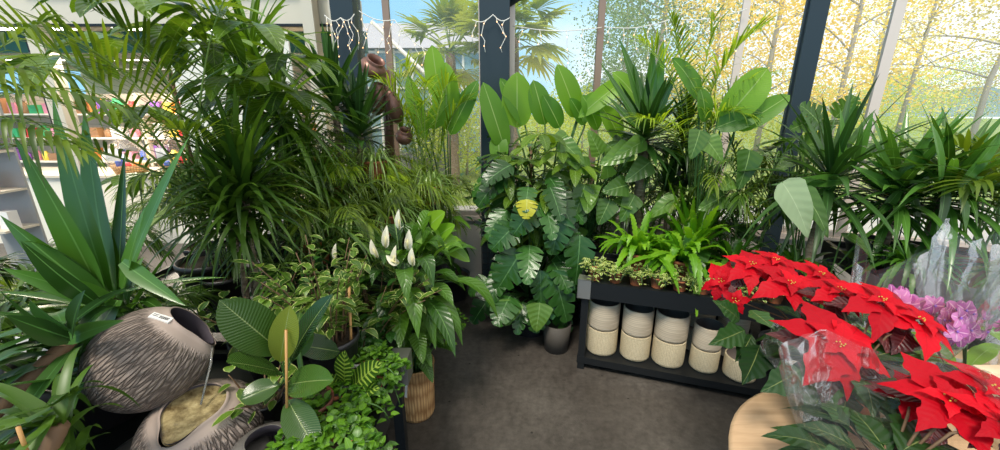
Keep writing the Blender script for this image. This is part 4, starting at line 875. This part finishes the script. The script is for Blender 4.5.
t = empty('price_sign', tuple(P(35, 352, .98))); tag(t, 'white price card among the dark leaves at far left', 'sign')
mb = MB(); box(mb, (-.05, -.001, -.03), (.05, .001, .04)); mb.build('card', 'label_white', t); t.rotation_euler = (0, .25, 0)
mb = MB(); tube(mb, [(0, .003, -.03), (0, .003, -.16)], .003, .003, 6); mb.build('stake', 'bamboo', t)
# wire rack at the end of the aisle
t = empty('wire_rack', (-.15, 3.02, 0)); tag(t, 'black wire grid rack against the end wall of the aisle', 'wire rack'); mb = MB()
for i in range(8): tube(mb, [(.0+i*.05, 0, .02), (i*.05, 0, .62)], .0035, .0035, 5)
for i in range(13): tube(mb, [(0, 0, .02+i*.05), (.35, 0, .02+i*.05)], .003, .003, 5)
mb.build('grid', 'black_steel', t)
for x in (0, .35):
    mb = MB(); tube(mb, [(x, -.10, 0), (x, .10, 0), (x, .0, .62)], .006, .006, 6); mb.build('foot', 'black_steel', t)
t = empty('wall_pot', tuple(V((-.02, 2.98, .62)))); tag(t, 'dusty pink cylinder pot on the wire rack beside the monstera', 'plant pot')
mat('dusty_pink', (.36, .20, .15), .7)
mb = MB(); lathe(mb, [(0, 0), (.07, 0), (.075, .16), (.07, .16), (.065, .02), (0, .02)], (0, 0, 0), 24); mb.build('body', 'dusty_pink', t)

# ================================================================== PLANTS, CENTRE AND RIGHT
FR = (0, -1, .45)
def explicit(t, rows, Y, mt, prof, stem, **kw):
    for r_ in rows:
        a, b, w_ = r_[:3]; tt = r_[3] if len(r_) > 3 else None; dy = r_[4] if len(r_) > 4 else 0
        blade(t, P(a[0], a[1], Y+dy), P(b[0], b[1], Y+dy-.04), w_, mt, prof, kw.get('nrm', FR), kw.get('bend', .1), kw.get('cup', .18), kw.get('n', 14), kw.get('k', 2), tt, stem, kw.get('sr', .006), sweep=kw.get('sweep', 0), wave=kw.get('wave', .02))
# strelitzia between central column and brown bar
t = bigleaf('bird_of_paradise', (.36, 3.02, 0), 'tall paddle-leaved plant at the window between central column and brown bar', 0, 1, .3, .3, .15, 'leaf_banana', 'banana', 1, 'house plant', .16, .26)
sb = V(t.location)+V((0, 0, .25))
explicit(t, [((517, 128), (517, 72), .22, .8), ((545, 125), (533, 80), .16, .2), ((577, 118), (557, 64), .17, .6), ((505, 150), (483, 82), .17, .3), ((560, 128), (543, 95), .14, 0), ((578, 120), (603, 92), .15, .5), ((585, 125), (570, 98), .10, .1), ((525, 125), (500, 78), .12, .2), ((498, 135), (500, 165), .14, .4)], 2.92, 'leaf_banana', 'banana', sb, sr=.010)
# broad lit banana-like leaf arching at right of brown bar
t = bigleaf('bird_of_paradise', (.78, 2.95, .0), 'paddle-leaved plant curving left behind the tall yucca', 0, 1, .3, .3, .15, 'leaf_banana', 'banana', 2, 'house plant', .15, .26)
explicit(t, [((625, 80), (578, 118), .13, .9), ((640, 105), (612, 72), .13, .7), ((598, 130), (582, 95), .12, .3), ((620, 140), (600, 105), .14, .8)], 2.85, 'leaf_banana', 'banana', V(t.location)+V((0, 0, .25)), bend=.2)
scheff('umbrella_tree', (.22, 2.80, 0), 'umbrella tree with glossy fingered leaves above the monstera', 18, 1.30, .28, .20, .068, seed=8, pr=.15,
   hub=[P(541, 133, 2.5), P(528, 160, 2.55), P(560, 150, 2.5), P(515, 195, 2.5), P(545, 190, 2.45), P(575, 165, 2.5), P(505, 175, 2.55), P(530, 225, 2.5)], droop=.35, face=(0, -.6, 0))
# monstera
t = bigleaf('monstera', (.22, 2.55, 0), 'large monstera with slotted dark leaves reaching down to the floor', 52, 1.22, .38, .22, .18, 'leaf_monstera', 'monstera', 15, 'house plant', .17, .28, sweep=.35, k=2, nseg=28, lo=.2, wave=.015, down=1.1, face=(0, -1, .5))
sm = V(t.location)+V((0, 0, .26))
explicit(t, [((522, 250), (497, 290), .25, .5), ((508, 295), (507, 325), .17, .6), ((545, 298), (533, 332), .20, .7), ((553, 270), (567, 322), .22, .5), ((540, 270), (541, 305), .16, .6), ((535, 205), (513, 235), .2, .4), ((560, 215), (552, 255), .2, .5), ((515, 225), (491, 250), .19, .5), ((580, 235), (575, 285), .2, .4)], 2.28, 'leaf_monstera', 'monstera', sm, sweep=.35, n=28, bend=.14)
explicit(t, [((527, 199), (526, 219), .13, .5)], 2.2, 'leaf_yellow', 'monstera', sm, sweep=.3, n=24)
explicit(t, [((512, 300), (505, 326), .16, .9), ((540, 303), (536, 332), .17, .8)], 2.22, 'leaf_philo', 'heart', sm)
bush('weeping_fig', (.12, 3.02, 0), 'dark leafy bush behind the umbrella tree at the central column', 34, 1.35, .42, .10, .05, 18, 'leaf_monstera', seed=141, cat='house plant', pr=.14, ph=.22)
bush('weeping_fig', (.55, 2.84, 0), 'dark leafy bush behind the heart-leaved climber', 34, 1.2, .34, .10, .05, 18, 'leaf_monstera', seed=142, cat='house plant', pr=.14, ph=.22)
# philodendron with big ribbed leaves
t = bigleaf('philodendron', (.62, 2.72, .42), 'climbing plant with large glossy heart leaves left of the tall yucca', 26, 1.0, .32, .20, .15, 'leaf_philo', 'heart', 6, 'house plant', .14, .22, k=2, nseg=12, lo=.25, face=(0, -1, .4))
sm = V(t.location)+V((0, 0, .2))
explicit(t, [((632, 148), (600, 165), .15, .9), ((650, 162), (625, 182), .15, .4), ((600, 155), (588, 130), .12, .9), ((628, 185), (602, 192), .15, .3), ((590, 168), (565, 160), .12, .6), ((608, 178), (606, 162), .11, 1), ((585, 185), (575, 215), .14, .3), ((560, 195), (549, 222), .15, .4), ((610, 200), (598, 225), .15, .3), ((635, 195), (620, 222), .14, .4), ((645, 140), (612, 160), .12, .8), ((560, 140), (585, 165), .12, .6)], 2.45, 'leaf_philo', 'heart', sm, sweep=.1)
# tall yucca in the middle
p = P(645, 140, 2.55)
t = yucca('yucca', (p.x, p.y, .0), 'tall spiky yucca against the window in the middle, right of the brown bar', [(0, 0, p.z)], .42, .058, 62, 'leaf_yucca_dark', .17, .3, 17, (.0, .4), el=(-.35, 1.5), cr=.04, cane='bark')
explicit(t, [((646, 118), (619, 38), .085, .5), ((648, 115), (653, 42), .085, .8), ((652, 115), (664, 40), .085, 1), ((640, 125), (600, 62), .05, .4), ((655, 118), (678, 70), .05, .5), ((640, 130), (606, 95), .05, .3), ((645, 115), (633, 60), .05, .6)], 2.5, 'leaf_yucca', 'strap', None, bend=.02, cup=.3, k=1)
# second dark rosette beside it
p = P(683, 140, 2.6)
yucca('dragon_tree', (p.x, p.y, .0), 'dark fine-leaved plant immediately right of the tall middle yucca', [(0, 0, p.z), (.08, .05, p.z-.25), (-.05, .02, p.z-.35)], .36, .032, 70, 'leaf_palm_dark', .15, .28, 18, (.1, .8), cat='house plant', cr=.014, prof='thin')
# areca arching over bright window
placedpalm('areca_palm', (1.15, 2.60, 0), 'feathery green palm arching before the golden trees left of the dark column', [((690, 190, 2.5), (690, 70, 2.45), (640, 40, 2.35)), ((692, 190, 2.5), (700, 60, 2.45), (765, 25, 2.35)), ((694, 190, 2.5), (705, 90, 2.5), (770, 75, 2.4)), ((690, 190, 2.5), (690, 80, 2.5), (672, 20, 2.5)), ((696, 190, 2.5), (700, 100, 2.45), (745, 115, 2.3)), ((690, 190, 2.5), (685, 120, 2.4), (640, 118, 2.2)), ((690, 190, 2.5), (698, 90, 2.5), (715, 18, 2.5))], .30, .012, 'leaf_palm_bright', 12, 30, .30, fan=1.15, droop=.45)
t = bigleaf('bird_of_paradise', (1.28, 2.45, 0), 'paddle-leaved plant with a broad sunlit leaf left of the dark column', 0, 1, .3, .3, .15, 'leaf_banana', 'banana', 3, 'house plant', .15, .26)
explicit(t, [((722, 122), (768, 68), .19, .9), ((700, 100), (672, 58), .11, .1), ((715, 128), (762, 112), .13, 0), ((705, 122), (700, 88), .10, .2), ((735, 130), (790, 95), .12, .3)], 2.35, 'leaf_banana', 'banana', V(t.location)+V((0, 0, .25)), bend=.16, sr=.01)
t = bigleaf('philodendron', (1.22, 2.30, .42), 'big-leaved plant hanging pale leaves above the dark ferns', 8, .80, .25, .19, .13, 'leaf_philo', 'heart', 26, 'house plant', .12, .2, k=2, nseg=12, lo=.4, face=(0, -1, .4))
explicit(t, [((705, 138), (722, 162), .13, .7), ((725, 195), (698, 210), .14, .5), ((733, 180), (720, 190), .10, .8), ((700, 130), (690, 160), .12, .3), ((750, 150), (738, 190), .14, .2)], 2.15, 'leaf_philo', 'heart', V(t.location)+V((0, 0, .2)))
# dark bushy filler palms at the window
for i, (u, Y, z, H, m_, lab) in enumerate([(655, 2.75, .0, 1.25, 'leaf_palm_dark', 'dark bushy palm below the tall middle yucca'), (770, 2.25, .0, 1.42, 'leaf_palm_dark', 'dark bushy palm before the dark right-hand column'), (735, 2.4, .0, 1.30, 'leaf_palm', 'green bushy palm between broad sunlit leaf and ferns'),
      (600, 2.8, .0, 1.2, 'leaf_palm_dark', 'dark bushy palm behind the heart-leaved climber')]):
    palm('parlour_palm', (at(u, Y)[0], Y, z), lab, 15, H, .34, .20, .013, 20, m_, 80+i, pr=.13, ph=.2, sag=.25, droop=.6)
# ferns on the bench
def fern(loc, label, n, LL, W, mt, seed, el=(.3, 1.35), dr=(.25, .9), pm='terracotta', pr=.09):
    return arch('fern', loc, label, n, LL, W, mt, 'fern', seed, 'fern', pr, .13, el, dr, pm, 0, 30, .25)
def onb(x, y, z=.58): q = F0+FX*x+FY*y; return (q.x, q.y, z)
fern(onb(.30, .30), 'bright green fern on the cream pot bench, left one', 60, .44, .055, 'leaf_fern', 1)
fern(onb(.55, .26), 'bright green fern on the cream pot bench, middle one', 60, .46, .060, 'leaf_fern', 2)
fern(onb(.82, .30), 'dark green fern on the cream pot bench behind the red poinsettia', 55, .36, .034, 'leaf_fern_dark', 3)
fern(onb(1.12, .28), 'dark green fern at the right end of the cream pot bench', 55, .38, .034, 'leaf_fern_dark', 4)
t_ = fern(onb(.62, .42), 'tall upright dark fern at the back of the cream pot bench', 50, .56, .055, 'leaf_fern', 5, (.8, 1.5), (.1, .4))
for i in range(9):
    q = onb(.07+i*.115, .085); bush('variegated_ivy', q, 'small cream-variegated ivy in a terracotta pot along the bench front', 15, .10, .085, .026, .020, 12, 'leaf_ivy_varieg', 'heart', 90+i, 'house plant', .042, .065, .3, 'stem_green', 'terracotta', trail=.05, nseg=3)['group'] = 'variegated ivies along the bench front'
# dark pot on the floor left of the bench
t = empty('cover_pot', (.38, 2.30, 0)); tag(t, 'dark grey-brown pot on the floor left of the bench, below the monstera', 'plant pot')
mat('dark_pot', (.07, .06, .05), .7); mb = MB(); lathe(mb, [(0, 0), (.08, 0), (.095, .2), (.088, .2), (.075, .02), (0, .02)], (0, 0, 0), 28); mb.build('body', 'dark_pot', t)

# right staging plants (bench top z=.8)
def rb(x, y, z=.78): q = V((1.72, 1.50, 0))+FX*x+FY*y; return (q.x, q.y, z)
t = bigleaf('monstera', (1.95, 2.38, 0), 'monstera with broad leaves beside the foot of the dark right-hand column', 14, 1.50, .28, .25, .20, 'leaf_philo', 'monstera', 44, 'house plant', .15, .26, sweep=.35, k=2, nseg=26, lo=.75, down=.5)
explicit(t, [((835, 118), (855, 96), .15, .6), ((820, 125), (800, 105), .15, .2), ((800, 150), (830, 135), .15, .8), ((812, 120), (790, 130), .12, .3)], 2.2, 'leaf_philo', 'monstera', V(t.location)+V((0, 0, .26)), sweep=.35, n=26)
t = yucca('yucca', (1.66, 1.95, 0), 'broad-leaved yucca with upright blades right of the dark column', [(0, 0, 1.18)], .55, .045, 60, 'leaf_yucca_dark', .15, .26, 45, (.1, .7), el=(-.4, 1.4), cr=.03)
explicit(t, [((840, 170), (840, 108), .05, 1), ((850, 168), (873, 112), .06, 1), ((845, 180), (770, 185), .07, .6), ((835, 185), (790, 215), .06, .3), ((850, 170), (862, 120), .05, .4), ((860, 175), (900, 200), .06, .7)], 1.9, 'leaf_yucca', 'strap', None, bend=.06, cup=.3, k=1)
t = bigleaf('alocasia', rb(-.20, .25, .0), 'plant with one very pale heart-shaped leaf above the red poinsettias', 3, 1.0, .15, .15, .10, 'leaf_philo', 'heart', 46, 'house plant', .1, .2, k=2, nseg=12, lo=.8)
explicit(t, [((782, 182), (808, 238), .16, .6)], 1.6, 'leaf_pale', 'heart', V(t.location)+V((0, 0, .2)), bend=.12, wave=.03)
explicit(t, [((800, 188), (828, 238), .10, .3)], 1.65, 'leaf_philo', 'heart', V(t.location)+V((0, 0, .2)), bend=.12)
p = P(895, 198, 1.85)
t = yucca('yucca', (p.x, p.y, .78), 'large yucca with a thick brown trunk right of the dark column', [(0, 0, p.z-.80), ], .52, .044, 70, 'leaf_yucca', .14, .13, 47, (.1, .6), el=(-.1, 1.2), cr=.028, cane='bark')
explicit(t, [((895, 180), (945, 108), .055, 1), ((890, 182), (868, 130), .05, .6), ((900, 178), (962, 112), .06, .9), ((905, 185), (865, 158), .055, .9), ((900, 190), (870, 222), .05, .5), ((905, 182), (990, 165), .045, .8), ((910, 190), (918, 235), .05, .3), ((890, 190), (850, 165), .06, .8)], 1.78, 'leaf_yucca', 'strap', None, bend=.07, cup=.3, k=1)
p = P(945, 195, 1.75)
t = yucca('yucca', (p.x, p.y, .78), 'yucca with arching grey-green blades near the right edge', [(0, 0, p.z-.80), ], .54, .040, 72, 'leaf_yucca', .14, .13, 49, (.15, .7), el=(-.1, 1.15), cr=.024, cane='bark')
explicit(t, [((960, 185), (1010, 120), .055, .9), ((945, 185), (935, 240), .05, .3), ((958, 180), (965, 235), .05, .7), ((940, 180), (930, 120), .05, .8), ((965, 180), (1015, 190), .05, .8)], 1.6, 'leaf_yucca', 'strap', None, bend=.07, cup=.3, k=1)
t = palm('areca_palm', (P(985, 225, 1.62).x, 1.62, .80), 'yellow-stemmed palm in a terracotta pot at the right edge', 12, .62, .40, .24, .022, 14, 'leaf_palm', 51, pr=.085, ph=.14, potmt='terracotta', sag=.3)
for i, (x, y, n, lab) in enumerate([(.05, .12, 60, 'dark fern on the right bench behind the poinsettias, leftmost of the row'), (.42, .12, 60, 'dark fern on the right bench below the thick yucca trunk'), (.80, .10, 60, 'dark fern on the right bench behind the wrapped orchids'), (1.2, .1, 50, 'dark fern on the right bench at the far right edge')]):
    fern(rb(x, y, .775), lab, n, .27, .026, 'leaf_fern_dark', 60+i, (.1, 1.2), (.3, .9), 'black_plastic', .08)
t = bigleaf('fiddle_leaf_plant', (2.45, 2.25, 0), 'leafy plant by the window behind the right-hand yuccas', 16, 1.42, .35, .2, .12, 'leaf_philo', 'oval', 55, 'house plant', .15, .26, lo=.7, k=1, nseg=8, down=.3)
t = bigleaf('fiddle_leaf_plant', (2.95, 2.0, 0), 'leafy plant by the window beyond the right edge yucca', 14, 1.42, .35, .2, .12, 'leaf_philo', 'oval', 56, 'house plant', .15, .26, lo=.7, k=1, nseg=8, down=.3)
p = P(905, 240, 1.75); t = empty('cover_pot', (p.x, 1.78, .775)); tag(t, 'round black bowl-shaped pot on the right bench beside the yucca trunk', 'plant pot')
mb = MB(); lathe(mb, [(0, 0), (.06, 0), (.09, .05), (.095, .14), (.088, .14), (.08, .05), (0, .02)], (0, 0, 0), 28); mb.build('body', 'black_plastic', t)

# ================================================================== POINSETTIAS AND ORCHIDS
t = empty('round_table', (.93, .60, 0)); tag(t, 'round pale wooden table under the front poinsettias', 'table')
mb = MB(); lathe(mb, [(0, .725), (.385, .725), (.40, .735), (.40, .745), (.39, .75), (0, .75)], (0, 0, 0), 56); mb.build('table_top', 'wood_pale', t)
for a in (.7, 2.3, 3.9, 5.5): mb = MB(); tube(mb, [(.30*math.cos(a), .30*math.sin(a), 0), (.22*math.cos(a), .22*math.sin(a), .725)], .014, .02, 10); mb.build('leg', 'wood_pale', t)
t = empty('plant_stool', (1.22, 1.22, 0)); tag(t, 'small wooden stool carrying the rear poinsettia', 'stool')
mb = MB(); lathe(mb, [(0, .53), (.16, .53), (.165, .545), (.16, .56), (0, .56)], (0, 0, 0), 32); mb.build('seat', 'wood_pale', t)
for a in (.7, 2.8, 4.9): mb = MB(); tube(mb, [(.14*math.cos(a), .14*math.sin(a), 0), (.10*math.cos(a), .10*math.sin(a), .53)], .012, .014, 8); mb.build('leg', 'wood_pale', t)
def poinsettia(loc, label, flowers, seed, wrap=None, nleaf=26, H=.3, spread=.2, greens=()):
    R = random.Random(seed); t = empty('poinsettia', loc); tag(t, label, 'poinsettia'); pot(t, .07, .12, 'terracotta'); o = V(loc); root = V((0, 0, .11))
    st = MB()
    for (c, r, nrm, n) in flowers:
        c = V(c)-o; nrm = V(nrm).normalized(); ex = nrm.cross(V((.1, .2, 1))).normalized(); ey = nrm.cross(ex); mb = MB(); a0 = R.uniform(0, 6)
        for i in range(n):
            a = a0+i*2*PI/n*(1 if i < n else 1)+R.uniform(-.2, .2); rr = r*R.uniform(.8, 1.12); d = ex*math.cos(a)+ey*math.sin(a)
            leafb(mb, c+d*.008, c+d*rr*.5+nrm*(.10*rr), c+d*rr-nrm*(rr*R.uniform(.05, .35)), rr*R.uniform(.46, .6), 'bract', nrm, .12, 12, 2, R.random(), wave=.02, rnd=R)
        for i in range(5):
            a = a0+.5+i*1.26; rr = r*.5*R.uniform(.8, 1.1); d = ex*math.cos(a)+ey*math.sin(a)
            leafb(mb, c+nrm*.006, c+d*rr*.5+nrm*(.02+.12*rr), c+d*rr+nrm*.01, rr*.5, 'bract', nrm, .12, 10, 2, R.random(), rnd=R)
        b = mb.build('bracts', 'bract_red', t)
        mb = MB()
        for i in range(6): g = i*2.4; q = c+(ex*math.cos(g)+ey*math.sin(g))*(.003*math.sqrt(i)*1.6)+nrm*.014; lathe(mb, [(0, -.002), (.0017, -.001), (.0017, .001), (0, .002)], q, 7)
        mb.build('flower_buds', 'pollen', b)
        tube(st, [root, root.lerp(c, .5)+V((0, 0, .05)), c-nrm*.02, c], .0028, .002, 6)
        mb = MB()      # maroon turning leaves under the star
        for i in range(4):
            a = a0+i*1.7+.4; d = ex*math.cos(a)+ey*math.sin(a); rr = r*.95*R.uniform(.8, 1.1); c2 = c-nrm*.03
            leafb(mb, c2+d*.02, c2+d*rr*.6, c2+d*rr-nrm*rr*.3, rr*.5, 'bract', nrm, .15, 10, 2, R.random(), rnd=R)
        mb.build('young_leaves', 'leaf_maroon', t)
    mb = MB()
    for i in range(nleaf):
        a = i*2.4; h = .12+H*R.random(); s = spread*R.uniform(.02, .32); p0 = V((math.cos(a)*s, math.sin(a)*s, h)); d = dirv(a, R.uniform(-.3, .4)); L_ = R.uniform(.10, .16)
        tube(st, [V((0, 0, h*.8)), p0], .003, .002, 4)
        leafb(mb, p0, p0+d*L_*.5+V((0, 0, .01)), p0+d*L_-V((0, 0, L_*R.uniform(.1, .5))), L_*.55, 'bract', None, .15, 10, 2, R.random(), rnd=R)
    mb.build('foliage', 'leaf_poinsettia', t); st.build('stem', 'stem_brown', t)
    for (a, b, w_) in greens: blade(t, a, b, w_, 'leaf_poinsettia', 'bract', (0, -.8, .6), .1, .15, 12, 2, R.random(), R=R)
    if wrap:
        c, r0, r1, z0, z1, pk = wrap; mb = MB(); vs = []; uv = []; seg = 72; rows = 10
        for i in range(rows+1):
            s = i/rows
            for j in range(seg):
                g = 2*PI*j/seg; r = r0+(r1-r0)*s**.8; r *= 1+s*.22*noise.noise(V((2.2*math.cos(g), 2.2*math.sin(g), seed+s*.7)))+.05*s*noise.noise(V((7*math.cos(g), 7*math.sin(g), seed+s*2)))
                z = z0+(z1-z0)*s+(pk*(abs(((g/(2*PI)*4+.13*seed) % 1)-.5)*2-.5) if i == rows else pk*s*s*(abs(((g/(2*PI)*4+.13*seed) % 1)-.5)*2-.5))
                vs.append((c[0]+r*math.cos(g), c[1]+r*math.sin(g), z)); uv.append((j/seg, s))
        mb.add(vs, [(i*seg+j, i*seg+(j+1) % seg, (i+1)*seg+(j+1) % seg, (i+1)*seg+j) for i in range(rows) for j in range(seg)], uv, .5); mb.build('wrapper', 'cellophane', t)
    return t
U = (0, -.35, 1)
poinsettia((1.20, 1.22, .56), 'rear poinsettia with a spread of red stars in front of the cream pot bench',
  [(P(722, 282, 1.28), .085, (-.6, -.5, .6), 6), (P(752, 266, 1.25), .10, (-.2, -.4, 1), 6), (P(775, 262, 1.25), .10, (.1, -.3, 1), 6), (P(790, 285, 1.12), .11, (0, -.5, 1), 6), (P(820, 276, 1.2), .11, (.2, -.4, 1), 6), (P(765, 275, 1.35), .09, (0, -.3, 1), 6), (P(845, 292, 1.15), .10, (.3, -.4, 1), 6), (P(735, 300, 1.15), .05, (-.4, -.8, .3), 5)], 3, None, 46, .22, .42,
  [(P(745, 330, 1.05), P(708, 345, 1.0), .07), (P(760, 345, 1.0), P(742, 385, .95), .09), (P(740, 320, 1.1), P(712, 300, 1.05), .06), (P(770, 340, 1.02), P(798, 328, .98), .05), (P(750, 310, 1.1), P(775, 330, 1.0), .06), (P(752, 335, 1.05), P(735, 362, 1.0), .06)])
poinsettia((.90, .86, .75), 'middle poinsettia with the largest red star on the round wooden table',
  [(P(838, 347, .84), .150, (0, -.55, 1), 6), (P(880, 302, .94), .125, (.1, -.45, 1), 6), (P(918, 322, .90), .12, (.3, -.4, 1), 6), (P(840, 292, 1.02), .10, (0, -.4, 1), 6)], 5, ((.0, -.01), .075, .20, .03, .20, .03), 24, .07, .3,
  [(P(800, 370, .78), P(760, 392, .74), .07), (P(900, 355, .85), P(925, 372, .8), .06)])
poinsettia((.74, .58, .75), 'front poinsettia in a clear wrapper at the bottom right corner',
  [(P(948, 402, .62), .105, (-.15, -.4, 1), 6), (P(992, 392, .62), .10, (.2, -.4, 1), 6), (P(915, 395, .68), .07, (-.2, -.4, 1), 6), (P(1005, 425, .56), .075, (.2, -.5, 1), 6)], 7, ((.0, .0), .075, .185, .03, .31, .05), 44, .07, .26)
t = empty('display_plinth', (1.33, 1.00, 0)); tag(t, 'dark square plinth carrying the wrapped orchids', 'plinth')
mb = MB(); box(mb, (-.16, -.20, 0), (.52, .20, .70)); mb.build('body', 'black_steel', t)
mb = MB(); box(mb, (-.18, -.22, .70), (.54, .22, .72)); mb.build('top', 'wood_pale', t)
def orchid(loc, label, sprays, seed, wr, wz, fl=.028):
    R = random.Random(seed); t = empty('orchid', loc); tag(t, label, 'orchid'); pot(t, .055, .10, 'grey_plastic'); o = V(loc); st = MB()
    for (c, n, rad) in sprays:
        c = V(c)-o; tube(st, [(0, 0, .09), (c.x*.5, c.y*.5, c.z*.9), c], .003, .002, 6)
        for i in range(n):
            q = c+V((R.gauss(0, rad), R.gauss(0, rad*.5), R.gauss(0, rad*.8))); f = V((R.uniform(-.5, .5), -1, R.uniform(-.1, .5))).normalized(); ex = f.cross(V((0, 0, 1))).normalized(); ey = f.cross(ex); mb = MB(); a0 = R.random()
            for j in range(5):
                a = a0+j*1.257; d = ex*math.cos(a)+ey*math.sin(a); leafb(mb, q+d*.002, q+d*fl*.5+f*.004, q+d*fl, fl*.85, 'petal', f, .1, 6, 1, R.random(), rnd=R)
            fo = mb.build('flower', 'petal_orchid', t)
            mb = MB(); lathe(mb, [(0, -.004), (.004, 0), (0, .005)], q+f*.005, 6); mb.build('flower_centre', 'card_purple', fo)
            tube(st, [c+V((0, 0, -.02)), q-f*.004], .0012, .001, 4)
    st.build('stem', 'stem_green', t)
    for i in range(5): a = i*1.3+.4; rt = V((math.cos(a)*.02, math.sin(a)*.02, .095))+o; blade(t, rt, rt+V((math.cos(a)*.14, math.sin(a)*.14, .03)), .05, 'leaf_fatsia', 'oval', (0, 0, 1), .25, .2, 10, 1, .5)
    mb = MB(); vs = []; uv = []; seg = 64; rows = 8
    for i in range(rows+1):
        s = i/rows
        for j in range(seg):
            g = 2*PI*j/seg; r = (.06+(wr-.06)*s**.8)*(1+.35*s*noise.noise(V((1.8*math.cos(g), 1.8*math.sin(g), seed*3+s*.6)))+.08*s*noise.noise(V((6*math.cos(g), 6*math.sin(g), seed+s)))); vs.append((r*math.cos(g), r*math.sin(g), .01+(wz-.01)*s+.14*s*s*noise.noise(V((1.5*math.cos(g), 1.5*math.sin(g), seed*7.3))))); uv.append((j/seg, s))
    mb.add(vs, [(i*seg+j, i*seg+(j+1) % seg, (i+1)*seg+(j+1) % seg, (i+1)*seg+j) for i in range(rows) for j in range(seg)], uv, .5); mb.build('wrapper', 'cellophane', t)
orchid((1.20, 1.04, .72), 'wrapped pink orchid directly behind the red stars, the left one', [(P(893, 298, 1.0), 11, .022), (P(902, 305, 1.0), 6, .02)], 1, .17, .42)
orchid((1.37, .98, .72), 'wrapped purple orchid near the right edge, behind the red stars', [(P(942, 315, .95), 14, .028), (P(955, 330, .93), 10, .025)], 2, .17, .42)
orchid((1.62, 1.02, .72), 'wrapped orchid at the far right edge beside the birch box', [(P(1010, 320, .95), 8, .025)], 3, .15, .38)
t = empty('birch_box', (P(1003, 385, .80).x, .80, .75)); tag(t, 'pale birch-bark planter box at the right edge', 'planter')
q0 = P(1003, 385, .8)
t.location = (q0.x+.06, .80, .72); 
mb = MB(); box(mb, (-.07, -.06, 0), (.09, .06, .20)); mb.build('body', 'birch_box', t)
mb = MB(); box(mb, (-.075, -.065, .17), (.095, -.06, .20)); mb.build('rim', 'birch_bark', t)
lamp('shop_counter_fill', 'AREA', (-4.4, 4.45, 2.05), 55, (1, .9, .75), 1.2, (0, 0, 0))  # added fill without a fixture, brightens the shop goods
lamp('shop_lamp', 'AREA', (-6.5, 7.5, 2.7), 420, (1, .86, .66), 3, (0, 0, 0))
